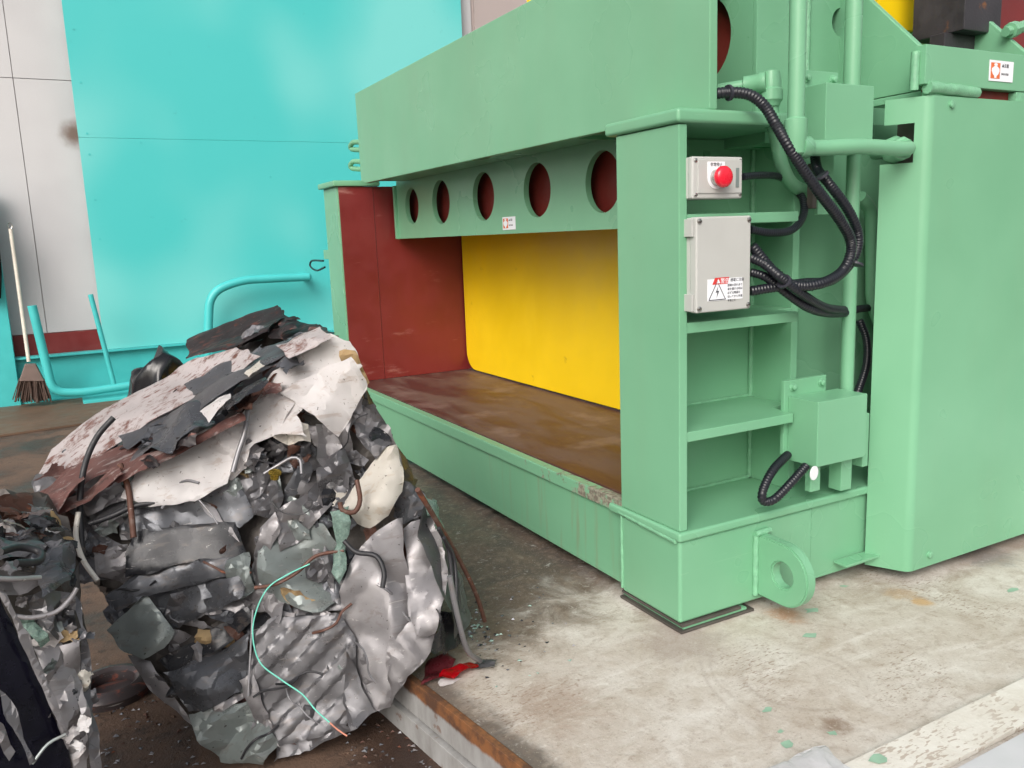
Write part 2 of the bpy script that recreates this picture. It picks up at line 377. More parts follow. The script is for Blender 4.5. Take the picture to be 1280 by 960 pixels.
M['sc_silver'] = scrap('bare_silver_sheet', (164, 161, 164), .42, .5, (122, 112, 106), .22, wear=(214, 212, 210))
M['sc_grey'] = scrap('grey_sheet', (130, 129, 133), .36, .45, (98, 88, 82), .32)
M['sc_dark'] = scrap('dark_grey_sheet', (112, 114, 120), .32, .4, (112, 100, 92), .3)
M['sc_black'] = scrap('black_sheet', (58, 59, 64), .28, .15, (98, 88, 82), .24)
M['sc_green'] = scrap('grey_green_sheet', (160, 168, 167), .32, .3, (112, 98, 88), .22)
M['sc_rust'] = scrap('rusty_sheet', (92, 62, 52), .6, .2, (140, 84, 60), .5, wamt=.4)
M['sc_rustdark'] = scrap('burnt_rusty_sheet', (66, 60, 62), .42, .2, (140, 76, 60), .42, streak=(150, 92, 78), samt=.7, wamt=.5)
M['sc_pink'] = scrap('pink_oxide_strip', (134, 96, 90), .55, .1, (84, 72, 70), .5, streak=(196, 184, 180), samt=.8, wamt=.6)
M['sc_navy'] = paint('navy_paint', (20, 19, 36), .25, .2, 6, dirt=(120, 112, 116), damt=.2, dscale=26, metal=.1, bump=.1, coat=.3)
M['sc_core'] = paint('crushed_core', (84, 79, 76), .5, .3, 14, dirt=(98, 91, 86), damt=.5, dscale=22, metal=.3, bump=.8, bscale=40)
M['sc_glass'] = paint('shattered_glass', (150, 176, 166), .25, .15, 40, dirt=(112, 120, 112), damt=.4, dscale=50, bump=1., bscale=120)
M['copper'] = paint('copper_strands', (196, 130, 110), .4, .1, 30, bump=0)
M['mint'] = paint('mint_wire', (110, 205, 185), .4, .05, 30, bump=0)
M['brass'] = paint('brass', (206, 178, 80), .25, .08, 30, metal=.9, bump=0)
M['lens'] = paint('red_lens_plastic', (190, 16, 28), .2, .15, 30, dirt=(90, 30, 34), damt=.2, bump=.2)
M['maroon'] = paint('maroon_film', (112, 44, 52), .3, .15, 12, dirt=(150, 120, 120), damt=.2)
M['tan'] = paint('tan_foam', (190, 164, 124), .8, .15, 20, dirt=(120, 88, 60), damt=.4)
M['straw'] = paint('broom_bristle', (84, 66, 58), .8, .2, 20)
M['broomcap'] = paint('broom_cap', (116, 98, 92), .6, .1, 8)
M['stick'] = paint('white_stick', (216, 208, 196), .5, .08, 10, dirt=(120, 100, 80), damt=.2)
M['flake'] = paint('green_flake', (146, 178, 156), .5, .12, 20)
M['film'] = paint('clear_film', (222, 223, 228), .15, .06, 9, bump=.2); M['film'].node_tree.nodes['Principled BSDF'].inputs['Alpha'].default_value = .6
M['plate'] = paint('rusty_floor_plate', (98, 76, 60), .6, .15, 1.5, dirt=(68, 54, 46), damt=.4, dscale=5)

# ================================================================== SETTING
def flat(name, pts, z, mat, kind='structure', parent=None, thick=0):
    pts = [Vector((p[0], p[1], z)) for p in pts]
    o = prism(name, pts, (0, 0, -thick), mat, parent, bevel=0) if thick else poly_obj(name, pts, [tuple(range(len(pts)))], mat, parent)
    if kind: o['kind'] = kind
    return o
flat('ground', [(-400, -400), (400, -400), (400, 400), (-400, 400)], -.2, M['soil'])
def edge_x(y): return .883 + (2.358-y)*.1463
pad_pts = [(edge_x(.2), .2), (9, .2), (9, 7.2), (edge_x(7.2), 7.2)]
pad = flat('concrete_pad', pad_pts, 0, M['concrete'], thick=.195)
# steel kerb on the pad's left side: upper channel and lower channel with a groove between
for nm, z0, z1, dx in (('kerb_rail', -.115, .004, .028), ('kerb_rail', -.2, -.122, .045)):
    a, b = Vector((edge_x(.2), .2, 0)), Vector((edge_x(7.2), 7.2, 0))
    pts = [Vector((a.x-dx, a.y, z0)), Vector((a.x-.002, a.y, z0)), Vector((b.x-.002, b.y, z0)), Vector((b.x-dx, b.y, z0))]
    prism(nm, pts, (0, 0, z1-z0), M['kerb'], pad, bevel=.004)
st = flat('pavement_strip', [(1.2, 1.194), (9, 1.235), (9, 1.36), (1.2, 1.333)], .016, M['strip'], thick=.014)
flat('pale_floor_plate', [(1.3, .25), (9, .25), (9, 1.2), (1.3, 1.16)], .03, M['paleplate'], thick=.03)
flat('floor_plate', [(-3, 8.35), (.3, 8.75), (1.3, 10.0), (1.3, 10.4), (-3, 10.4)], -.18, M['plate'], thick=.018)
rnd = random.Random(5)
for p, r in (((960, 888), .02), ((982, 930), .028), ((975, 915), .015), ((1040, 917), .02), ((1012, 795), .03), ((1015, 763), .035), ((1055, 733), .02), ((1265, 738), .03), ((1213, 893), .01)):
    c = fz(p); n = 9; r *= .7
    flat('paint_spot', [(c.x+math.cos(2*math.pi*k/n)*r*rnd.uniform(.5, 1.3)*1.3, c.y+math.sin(2*math.pi*k/n)*r*rnd.uniform(.4, 1.1)) for k in range(n)], .002, M['flake'], None, pad)
c = fz((1098, 948), .02); n = 9
flat('paint_spot', [(c.x+math.cos(2*math.pi*k/n)*.03*rnd.uniform(.5, 1.3), c.y+math.sin(2*math.pi*k/n)*.02*rnd.uniform(.4, 1.1)) for k in range(n)], .020, M['flake'], None, st)

# ---- wall behind: grey boards with a cyan steel screen in front
WY = 10.5
wall = new_empty('building_wall', (2, WY, -.2), 'tall grey board wall with dark joints and a maroon skirting', 'wall')
def wx(p): return fy(p, WY)
xj = fy((30, 200), WY).x
zj = fy((50, 99), WY).z
for (xa, xb, za, zb, m) in ((-7, xj-.003, .55, zj-.003, 'wallgrey'), (xj+.003, 2.6, .55, zj-.003, 'wallgrey'), (-7, xj-.003, zj+.003, 7, 'wallgrey'), (xj+.003, 2.6, zj+.003, 7, 'wallgrey'),
        (2.606, 5.23, .55, zj-.003, 'wallgrey'), (2.606, 5.23, zj+.003, 7, 'wallgrey'), (5.28, 9, .3, 7, 'wallmauve'), (9.01, 16, .3, 7, 'wallmauve')):
    box('wall_board', xa, xb, WY, WY+.05, za, zb, M[m], wall, bevel=.003)
box('backing', -7, 16, WY+.03, WY+.25, -.2, 7.05, M['wallmauve'], wall, bevel=0)
box('skirting', -7, 16, WY-.012, WY+.02, .3, .545, M['red'], wall, bevel=.004)
CYY = 10.36
cs = new_empty('steel_screen', (2.6, CYY, -.2), 'large cyan painted steel screen panel with a ledge along its foot', 'screen')
cx0 = fy((104, 220), CYY).x; cx1 = fy((576, 5), CYY).x; zl = fy((237, 429), CYY).z; zs = fy((300, 176), CYY).z
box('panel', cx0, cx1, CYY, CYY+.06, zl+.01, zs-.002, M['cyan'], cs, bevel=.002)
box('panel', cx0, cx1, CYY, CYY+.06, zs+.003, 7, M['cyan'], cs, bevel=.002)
box('seam_strip', cx0+.01, cx1-.01, CYY+.004, CYY+.05, zs-.05, zs+.05, M['cyan'], cs, bevel=0)
box('ledge', -.62, cx1+2, CYY-.05, CYY+.1, zl-.015, zl+.008, M['cyan_rail'], cs, bevel=.003)
box('lower_web', -.62, cx1+2, CYY+.03, CYY+.1, -.17, zl-.016, M['cyan_rail'], cs, bevel=.003)
box('foot_flange', -.62, cx1+2, CYY-.06, CYY+.1, -.182, -.165, M['cyan_rail'], cs, bevel=.003)
px0 = fy((38, 420), CYY).x
box('post', px0-.6, px0-.17, CYY-.1, CYY+.02, -.19, 2.1, M['cyan_rail'], cs, bevel=.006)
for yy in (462, 482): 
    p = fy((17, yy), CYY); cyl('bolt_hole', (p.x+.0, CYY+.034, p.z), (0, -.012, 0), .022, M['ink'], cs, 14)
for (px, py) in ((92, 36), (101, 103), (109, 167), (176, 178), (112, 193), (119, 250), (125, 299), (338, 221)):
    p = fy((px, py), CYY); cyl('rivet', (p.x, CYY+.004, p.z), (0, -.008, 0), .012, M['cyan_rail'], cs, 10)

# ---- handrails on the screen
RY = 9.95
def tubepx(name, pts, y, r, mat, parent=None, fl=.12): return tube(name, fillet([fy(p, yy) for p, yy in zip(pts, y if isinstance(y, list) else [y]*len(pts))], fl, 8), r, mat, parent)
hr = new_empty('handrail', fy((100, 485), RY), 'bent cyan tube handrail with a thin upright, standing before the maroon skirting', 'handrail')
tubepx('bent_tube', [(40, 382), (66, 490), (100, 491), (240, 470)], RY, .045, M['cyan_rail'], hr, .28)
tubepx('upright', [(113, 368), (143, 482)], [RY, RY], .026, M['cyan_rail'], hr)
b0 = fy((103, 497), RY+.1); box('foot_plate', b0.x, b0.x+1.2, RY-.1, RY+.2, -.182, -.15, M['cyan_rail'], hr)
a = fy((42, 395), RY)
hr2 = new_empty('handrail', fy((262, 440), 10.1), 'arched cyan tube handrail fixed to the cyan screen beside the press', 'handrail')
tubepx('bent_tube', [(259, 445), (262, 366), (300, 350), (386, 346)], 10.1, .05, M['cyan_rail'], hr2, .3)
p = fy((386, 346), 10.1); tube('stub', [p, Vector((p.x, CYY+.01, p.z))], .04, M['cyan_rail'], hr2)
p = fy((259, 445), 10.1); box('foot_bracket', p.x-.06, p.x+.06, 10.06, CYY+.01, zl-.2, p.z+.04, M['cyan_rail'], hr2)

# ---- broom leaning on the post
bt, bb = fy((13, 286), 10.2), fy((36, 452), 10.1)
br = new_empty('broom', (bb.x, 10.05, -.18), 'worn broom with a white stick leaning against the cyan post', 'broom')
tube('stick', [bt, bb], .019, M['stick'], br)
tube('hanging_ring', smooth_path([bt+Vector((.02*math.cos(a), 0, .03+.03*math.sin(a))) for a in [k*math.pi/4-1.2 for k in range(9)]], .01), .006, M['chrome'], br, 6)
bm = bmesh.new(); prof = [(0, .05), (.08, .11), (.16, .15)]
cap = [fy(p, 10.05) for p in ((31, 455), (45, 455), (56, 476), (24, 476))]
prism('head', [Vector((v.x, 10.0, v.z)) for v in cap], (0, .12, 0), M['broomcap'], br, bevel=.012)
rb = random.Random(8); bm = bmesh.new()
pa, pb = fy((24, 476), 10.05), fy((56, 476), 10.05); qa, qb = fy((16, 502), 10.0), fy((64, 500), 10.0)
for k in range(150):
    u = rb.random(); yy = rb.uniform(10.005, 10.115)
    s_ = pa.lerp(pb, u); e_ = qa.lerp(qb, min(1, max(0, u+rb.uniform(-.06, .06))))
    sweep([Vector((s_.x, yy, s_.z+.02)), Vector((e_.x, yy+rb.uniform(-.04, .04), max(-.178, e_.z+rb.uniform(-.03, .03))))], .006, 4, bm=bm)
o = bm_obj('bristles', bm, M['straw'], br); o['kind'] = 'stuff'
# dark cloth hanging at the post
hg = fy((2, 300), 10.1)
bm = bmesh.new(); bmesh.ops.create_grid(bm, x_segments=10, y_segments=24, size=.5)
z_t, z_b = fy((0, 255), 10.1).z, fy((0, 372), 10.1).z
for v in bm.verts:
    u, t_ = v.co.x, v.co.y+.5
    wd = .16+.1*math.sin(t_*3.1); v.co = Vector((hg.x-.16+u*wd, 10.1-.05*math.cos(u*6)+.03*noise.noise(Vector((u*5, t_*6, 1))), z_b+(z_t-z_b)*t_))
bmesh.ops.solidify(bm, geom=bm.faces[:], thickness=.012)
tag(bm_obj('hanging_cloth', bm, M['blackbag'], smooth=60), 'dark cloth hanging on the cyan post above the broom', 'cloth')

# ================================================================== PRESS
X0, Y0 = 1.788, 2.148
PR = new_empty('scrap_press', (2.6, 4.1, 0), 'large pale green hydraulic scrap press with yellow ram and red lined chamber', 'press')
G = M['green']
FARY = 5.80; YX = 2.72
# base
box('base_block', X0, 2.44, Y0, 2.49, .034, .338, G, PR, .012, 3)
box('base_side', 2.43, 4.6, Y0+.006, 2.6, .04, .336, G, PR, .006)
box('front_sill', X0+.016, 1.95, 2.485, 6.1, .05, .338, M['greenfront'], PR, .006)
box('deck_lip', X0+.002, 1.84, 2.492, FARY+.35, .340, .397, M['lip'], PR, .007)
box('chamber_floor', 1.842, 4.0, 2.565, FARY+.2, .33, .4, M['deck'], PR, .003)
prism('base_top_plate', [(X0-.012, Y0-.014, .340), (4.6, Y0-.014, .340), (4.6, 2.56, .340), (X0-.012, 2.56, .340)], (0, 0, .034), G, PR, .01, 3)
weld('weld_bead', (X0-.006, 2.16, .338), (X0-.006, 2.49, .352), .009, M['weld'], PR, 1)
weld('weld_bead', (X0+.0, 2.487, .05), (X0+.0, 2.487, .34), .007, M['weld'], PR, 2)
# shims
box('shim_plate', X0-.004, 2.13, Y0-.012, 2.5, .002, .012, M['shim'], PR, .002)
box('shim_plate', X0+.012, 2.10, Y0-.004, 2.5, .0125, .022, G, PR, .002)
box('shim_plate', X0+.004, 2.07, Y0-.008, 2.5, .0225, .033, M['shim'], PR, .002)
# near column
FT = .036
prism('column_flange', [(X0, Y0, .374), (X0, 2.49, .374), (X0, 2.49, 1.735), (X0, Y0, 1.735)], (FT, 0, 0), G, PR, .006)
box('column_back', X0+FT, 2.45, 2.50, 2.53, .374, 1.735, G, PR, .003)
box('column_plate', 2.45, 2.485, 2.285, 2.53, .374, 1.735, G, PR, .004)
box('side_plate', 2.486, 4.2, 2.40, 2.44, .374, 1.80, G, PR, .003)
weld('weld_bead', (2.446, 2.492, .38), (2.446, 2.492, 1.73), .011, M['weld'], PR, 3)
weld('weld_bead', (X0+FT+.006, 2.49, .38), (X0+FT+.006, 2.49, 1.73), .009, M['weld'], PR, 4)
for i, (zt, xr) in enumerate(((.722, 2.33), (1.096, 2.345), (1.452, 2.335))):
    prism('shelf', [(X0+FT, Y0+.006, zt-.036), (xr, Y0+.006, zt-.036), (xr+.02, 2.28, zt-.036), (2.449, 2.284, zt-.036), (2.449, 2.499, zt-.036), (X0+FT, 2.499, zt-.036)], (0, 0, .036), G, PR, .004)
    weld('weld_bead', (X0+FT+.01, 2.495, zt+.004), (2.44, 2.495, zt+.004), .007, M['weld'], PR, 10+i)
    weld('weld_bead', (X0+FT+.003, Y0+.012, zt-.04), (X0+FT+.003, 2.47, zt-.04), .006, M['weld'], PR, 20+i)
weld('weld_bead', (X0+FT+.01, 2.494, .379), (2.44, 2.494, .379), .008, M['weld'], PR, 30)
# cap
prism('column_cap', [(X0-.014, Y0-.014, 1.737), (2.30, Y0-.014, 1.737), (2.30, 2.54, 1.737), (X0-.014, 2.54, 1.737)], (0, 0, .045), G, PR, .012, 3)
box('cap_filler', 2.303, 2.49, 2.29, 2.555, 1.70, 1.779, G, PR, .003)
# far column
box('far_column', X0, 2.0, FARY+.012, 6.13, .05, 1.79, G, PR, .006)
box('far_column_cap', X0-.03, 2.1, FARY-.02, 6.17, 1.792, 1.832, G, PR, .01)
box('chamber_wall', X0+.012, 2.05, FARY, FARY+.011, .402, 1.79, M['red'], PR, .002)
box('chamber_wall', 2.053, 3.6, FARY+.004, FARY+.03, .402, 1.79, M['red'], PR, .002)
p = fx((396, 320), X0+.1); box('side_bracket', X0+.02, X0+.14, 6.13, 6.32, p.z-.02, p.z+.05, G, PR)
tube('cable_loop', smooth_path([fx(q, X0+.08) for q in ((404, 326), (390, 326), (388, 333), (396, 338), (406, 334))], .01), .008, M['conduit'], PR, 8)
# top beam
BX = 1.918; BZ0, BZ1 = 1.797, 2.395
BYL = fx((444, 118), BX).y; 
prism('top_beam_plate', [(BX, Y0+.004, 1.783), (BX, 3.0, 1.788), (BX, BYL-.10, BZ0), (BX, BYL, BZ0+.02), (BX, BYL+.01, BZ1), (BX, Y0+.004, BZ1)], (.035, 0, 0), G, PR, .006)
box('top_beam_roof', BX+.036, 2.6, 2.5, BYL-.02, BZ1-.05, BZ1-.005, G, PR, .004)
box('top_beam_soffit', BX+.036, 2.19, 2.53, BYL-.12, BZ0+.01, BZ0+.04, G, PR, .004)
box('top_beam_end', BX+.036, 2.6, BYL-.06, BYL-.02, BZ0+.03, BZ1-.06, G, PR, .004)
for dz in (0, .12):
    p = fx((441, 182+dz*200), BX+.06); tube('end_handle' if not dz else 'end_handle', smooth_path([p+Vector((.05, -.18, 0)), p+Vector((0, -.02, .02)), p+Vector((0, .03, -.02)), p+Vector((.06, -.18, -.05))], .01), .018, G, PR, 10)
# perforated plate
def holed(name, u0, u1, v0, v1, holes, P, th, mat, parent):
    """u,v rectangle split in one cell per hole; P(u,v,d) -> world"""
    bm = bmesh.new(); cuts = [u0]+[(a[0]+b[0])/2 for a, b in zip(holes, holes[1:])]+[u1]
    for (hu, hv, hr), a, b in zip(holes, cuts, cuts[1:]):
        ang = sorted([2*math.pi*k/40 for k in range(40)]+[math.atan2(vv-hv, uu-hu) % (2*math.pi) for uu in (a, b) for vv in (v0, v1)])
        rg = [[], [], [], []]
        for t_ in ang:
            c_, s_ = math.cos(t_), math.sin(t_)
            k = min((((b if c_ > 0 else a)-hu)/c_) if abs(c_) > 1e-9 else 1e9, (((v1 if s_ > 0 else v0)-hv)/s_) if abs(s_) > 1e-9 else 1e9)
            for j, (uu, vv, d) in enumerate(((hu+c_*hr, hv+s_*hr, 0), (hu+c_*k, hv+s_*k, 0), (hu+c_*hr, hv+s_*hr, th), (hu+c_*k, hv+s_*k, th))): rg[j].append(bm.verts.new(P(uu, vv, d)))
        n = len(ang)
        for i in range(n):
            j = (i+1) % n
            bm.faces.new((rg[0][i], rg[1][i], rg[1][j], rg[0][j])); bm.faces.new((rg[2][j], rg[3][j], rg[3][i], rg[2][i]))
            bm.faces.new((rg[0][j], rg[2][j], rg[2][i], rg[0][i])); bm.faces.new((rg[1][i], rg[3][i], rg[3][j], rg[1][j]))
    bmesh.ops.remove_doubles(bm, verts=bm.verts, dist=1e-5)
    return bm_obj(name, bm, mat, parent, smooth=30)
PX = 2.2
hl = []
for hp, ry in (((514.7, 257.7), 22.3), ((551, 252.5), 27.3), ((604, 245.6), 30.2), ((671, 237.7), 34), ((753, 227.4), 38.8)):
    c = fx(hp, PX); e = fx((hp[0], hp[1]-ry), PX); hl.append((c.y, c.z, (e.z-c.z)*1.02))
hl.sort(); ysL = fx((497, 260), PX).y; zb = fx((640, 292), PX).z
hl = [(2.62, hl[0][1], hl[0][2])]+hl
holed('perforated_beam', 2.532, ysL, zb, 1.83, hl, lambda u, v, d: Vector((PX+d, u, v)), .03, G, PR)
box('beam_end_rib', PX-.02, PX+.2, ysL+.001, ysL+.03, zb-.002, 1.79, G, PR, .004)
box('beam_back', PX+.085, PX+.1, 2.54, ysL-.02, zb+.005, 1.86, M['hole'], PR, .002)
box('beam_underside', PX+.031, PX+.2, 2.54, ysL, zb+.002, zb+.025, M['hole'], PR, .002)
# ram
prism('ram_face', [(YX, FARY-.012-.14*(1-math.cos(a_)), .412+.14*(1-math.sin(a_))) for a_ in [k*math.pi/16 for k in range(9)]]+[(YX, 2.55, .412), (YX, 2.55, 1.9), (YX, FARY-.012, 1.9)], (.25, 0, 0), M['yellow'], PR, .006)
box('ram_skirt', YX+.012, YX+.2, 2.6, FARY-.02, .4005, .408, M['shim'], PR, 0)
box('ram_head', 2.9, 4.6, 3.0, 4.4, 2.05, 2.75, M['yellow'], PR, .01)
p = fx((660, 3), 2.75); box('ram_guide', 2.75, 2.9, p.y-.9, p.y+.02, 1.95, p.z+.3, M['yellow'], PR, .006)

def sticker(name, org, xd, zd, w_, h_, parent, texts):
    """white label with an orange warning pictogram and printed words"""
    org, xd, zd = Vector(org), Vector(xd).normalized(), Vector(zd).normalized(); nd = xd.cross(zd)
    def q(u, v, d=0): return org+xd*u*w_+zd*v*h_+nd*d
    def quad(nm, pts, d, mat, par, th=.0006): return prism(nm, [q(u, v, d) for u, v in pts], nd*-th, mat, par, bevel=0)
    s_ = quad(name, [(0, 0), (1, 0), (1, 1), (0, 1)], .0016, M['white'], parent, .0014)
    quad('pictogram', [(.06, .12), (.44, .12), (.44, .88), (.06, .88)], .0022, M['orange'], s_)
    fig = [(.25+.075*math.cos(a), .79+.07*math.sin(a)) for a in [k*math.pi/5 for k in range(10)]]
    quad('figure', fig, .003, M['white'], s_)
    quad('figure', [(.2, .72), (.3, .72), (.4, .6), (.41, .48), (.36, .33), (.3, .25), (.29, .15), (.21, .15), (.2, .25), (.14, .33), (.09, .48), (.1, .6)], .003, M['white'], s_)
    for body, u, v, sz, m in texts: text_obj('lettering', body, sz*h_, q(u, v, .0024), xd, zd, M[m], s_)
    return s_
a, b = fx((629, 288), PX), fx((645, 287), PX); c = fx((629, 272), PX)
sticker('warning_label', (PX-.001, a.y, a.z+.002), (0, -1, 0), (0, 0, 1), a.y-b.y, c.z-a.z, PR, [('▲注意', .5, .68, .2, 'ink'), ('挟まれ注意', .5, .3, .13, 'ink')])

# ---- pocket above the cap, right end of the beam
def plY(name, pts, y, th, mat=G, parent=PR, bevel=.003): return prism(name, [fy(p, y) for p in pts], (0, th, 0), mat, parent, bevel)
x_a, x_b = fy((941, 60), 2.42).x, fy((986, 60), 2.42).x
hz_ = fx((896, 46), x_a).z
holed('upright_side', 2.421, 3.0, 1.784, 2.60, [(2.70, hz_, .165)], lambda u, v, d: Vector((x_a+d, u, v)), .03, G, PR)
box('upright_inside', x_a+.06, x_a+.075, 2.45, 3.0, 1.79, 2.58, M['hole'], PR, 0)
box('beam_bulkhead', BX+.036, 2.6, 3.005, 3.03, 1.79, 2.34, G, PR, .003)
box('upright_plate', x_a, x_b, 2.40, 2.42, 1.783, 3.0, G, PR, .004)
x_c, x_d = fy((1003, 60), 2.45).x, fy((1078, 60), 2.45).x
p = fy((1052, 28), 2.45)
holed('upright_web', x_b+.002, x_d+.05, 1.783, 3.0, [(p.x, p.z, .055)], lambda u, v, d: Vector((u, 2.45+d, v)), .03, G, PR)
box('web_backing', x_c, x_d, 2.55, 2.57, 1.79, 2.9, M['hole'], PR, 0)
weld('weld_bead', (x_c+.02, 2.445, 1.80), (x_c+.02, 2.445, 2.6), .012, M['weld'], PR, 40)
# ---- pipes
PY = 2.005
pa = fy((995, -40), PY); pb = fy((995, 172), PY)
xA = fy((996, 90), PY).x
zE = fy((1010, 184), PY).z
xdoor = 2.86
tube('hydraulic_pipe', [Vector((xA, PY, 3.0)), Vector((xA, PY, zE+.01))], .027, G, PR, 18)
lathe('elbow', (xA, PY, zE+.09), (0, 0, -1), [(0, .03), (.005, .036), (.05, .036), (.07, .034), (.11, .03), (.125, .012)], G, PR)
lathe('elbow_collar', (xA+.012, PY, zE), (1, 0, 0), [(0, .036), (.04, .036), (.05, .03)], G, PR)
pe = fy((1132, 186), 2.06)
tube('hydraulic_pipe', smooth_path([(xA, PY, zE), (xA+.1, PY, zE-.002), (xA+.28, PY-.02, zE+.004), (pe.x-.1, PY+.0, zE+.002), (pe.x-.02, PY+.04, pe.z), (pe.x+.01, 2.2, pe.z)], .02), .026, G, PR, 18)
lathe('pipe_nut', (pe.x-.025, 2.045, pe.z), Vector((.35, 1, 0)), [(0, .034), (.008, .042), (.04, .042), (.05, .05), (.07, .05)], G, PR, 8)
xB = fy((1066, 60), 2.2).x
tube('hydraulic_pipe', [Vector((xB, 2.2, 3.0)), Vector((xB, 2.2, 1.66))], .03, G, PR, 18)
xC = fy((1064, 300), 2.2).x; zc0 = fy((1057, 606), 2.16).z
tube('hydraulic_pipe', [Vector((xC, 2.2, 1.70)), Vector((xC+.002, 2.2, .43))], .026, G, PR, 18)
# elbow and drop pipe beside the beam
p1, p2 = fy((898, 112), 2.3), fy((955, 103), 2.18)
tube('branch_pipe', [p1, p2], .02, G, PR, 14)
lathe('elbow', p1.lerp(p2, .55), p2-p1, [(0, .022), (.004, .03), (.05, .03), (.055, .034), (.075, .034)], G, PR, 16)
q0 = fy((964, 92), 2.18)
lathe('elbow', (q0.x, 2.18, q0.z+.012), (0, 0, -1), [(0, .012), (.006, .028), (.04, .034), (.06, .034), (.066, .04), (.10, .04), (.106, .034), (.12, .03)], G, PR, 18)
tube('branch_pipe', smooth_path([(q0.x, 2.18, q0.z-.08), (q0.x+.01, 2.18, q0.z-.16), fy((971, 175), 2.2), fy((977, 205), 2.22), fy((991, 231), 2.25), fy((1014, 240), 2.28), fy((1036, 240), 2.3)], .02), .024, G, PR, 16)
tube('branch_pipe', fillet([fy(q, 2.3) for q in ((1075, 246), (1090, 262), (1090, 380), (1102, 410))], .1, 6), .026, G, PR, 16)
p = fy((1016, 241), 2.2); lathe('tag_disc', (p.x, 2.19, p.z), (.2, -1, 0), [(0, .022), (.003, .022)], M['white'], PR, 18)
p = fy((1013, 590), 2.05); lathe('tag_disc', (p.x, 2.035, p.z), (.2, -1, 0), [(0, .026), (.003, .026)], M['white'], PR, 18)
# ---- terminal boxes
def termbox(px_l, px_r, z0, z1, y0, y1, py):
    xl, xr = fy((px_l, py), y0).x, fy((px_r, py), y0).x
    t = box('terminal_box', xl, xr, y0, y1, z0, z1, G, PR, .004)
    f = box('mounting_plate', xl-.02, xr-.06, y1+.0005, y1+.02, z0+.02, z1+.06, G, t, .004)
    for xx in (xl+.02, xr-.09):
        b_ = lathe('bolt', (xx, y1+.001, z1+.034), (0, -1, 0), [(0, .016), (.004, .016), (.005, .011), (.016, .011), (.018, .008)], M['weld'], t, 10)
    return t
z0, z1 = fy((1062, 190), 2.05).z, fy((1062, 105), 2.05).z
termbox(1032, 1092, z0, z1, 2.05, 2.155, 148)
z0, z1 = fy((1050, 578), 2.05).z, fy((1050, 498), 2.05).z
termbox(1022, 1083, z0, z1, 2.05, 2.19, 540)
p = fy((1024, 600), 2.1); box('guard_angle', p.x-.022, p.x+.03, 2.12, 2.15, p.z-.05, .535, M['weld'], PR)
p = fy((1058, 600), 2.1); box('guard_angle', p.x-.03, p.x+.03, 2.1, 2.16, p.z-.04, .535, G, PR)
p = fy((1080, 570), 2.1); box('clip_plate', p.x-.02, p.x+.012, 2.09, 2.16, p.z-.04, p.z+.17, G, PR)
p = fy((1022, 225), 2.16); box('guard_angle', p.x-.01, p.x+.012, 2.17, 2.2, p.z-.10, p.z+.06, M['shim'], PR)
p = fy((1045, 222), 2.16); box('guard_angle', p.x-.045, p.x+.035, 2.2, 2.22, p.z-.13, p.z+.1, G, PR)
# ---- black conduits
def cpx(pts, ys): return [fy(p, y) for p, y in zip(pts, ys)]
CD = M['conduit']
conduit('conduit', cpx([(880, 121), (905, 116), (935, 118), (955, 132), (970, 156), (990, 190), (1020, 235), (1050, 275), (1064, 305), (1056, 335), (1030, 353), (995, 357), (968, 340), (940, 307)], [2.2, 2.15, 2.1, 2.07, 2.04, 2.0, 1.99, 2.0, 2.02, 2.02, 2.0, 2.03, 2.08, 2.12]), .0215, CD, PR)
conduit('conduit', cpx([(1018, 190), (1022, 212), (1035, 228), (1060, 262), (1073, 295), (1066, 325), (1040, 350), (1005, 354), (975, 358), (938, 364)], [2.17, 2.12, 2.05, 2.04, 2.05, 2.05, 2.05, 2.06, 2.08, 2.12]), .0205, CD, PR)
conduit('conduit', cpx([(938, 322), (955, 330), (975, 346), (1000, 366), (1030, 384), (1055, 388)], [2.12, 2.09, 2.04, 2.03, 2.08, 2.14]), .019, CD, PR)
conduit('conduit', cpx([(938, 340), (958, 347), (985, 368), (1015, 387), (1048, 392), (1075, 386), (1100, 384)], [2.13, 2.1, 2.07, 2.07, 2.16, 2.28, 2.34]), .018, CD, PR)
conduit('conduit', cpx([(938, 287), (965, 291), (990, 287), (1004, 270), (1004, 250), (996, 238)], [2.13, 2.13, 2.14, 2.18, 2.23, 2.28]), .0165, CD, PR)
conduit('conduit', cpx([(928, 221), (950, 219), (970, 220), (985, 226)], [2.15, 2.17, 2.22, 2.3]), .0145, CD, PR)
conduit('conduit', cpx([(1074, 400), (1083, 425), (1083, 455), (1074, 485), (1066, 505)], [2.28, 2.26, 2.24, 2.22, 2.21]), .019, CD, PR)
conduit('conduit', cpx([(985, 568), (966, 588), (954, 612), (954, 626), (968, 624), (990, 602), (1008, 582)], [2.16, 2.12, 2.1, 2.1, 2.09, 2.08, 2.08]), .019, CD, PR)
for q, y_, d in (((911, 116), 2.14, (.6, -.1, .1)), ((1027, 220), 2.03, (.5, -.2, -.8)), ((1070, 330), 2.03, (-.4, 0, -1)), ((980, 352), 2.04, (1, 0, -.6))):
    p = fy(q, y_); d = Vector(d).normalized(); lathe('cable_tie', p-d*.004, d, [(0, .022), (0, .026), (.008, .026), (.008, .022)], M['ink'], PR, 14)
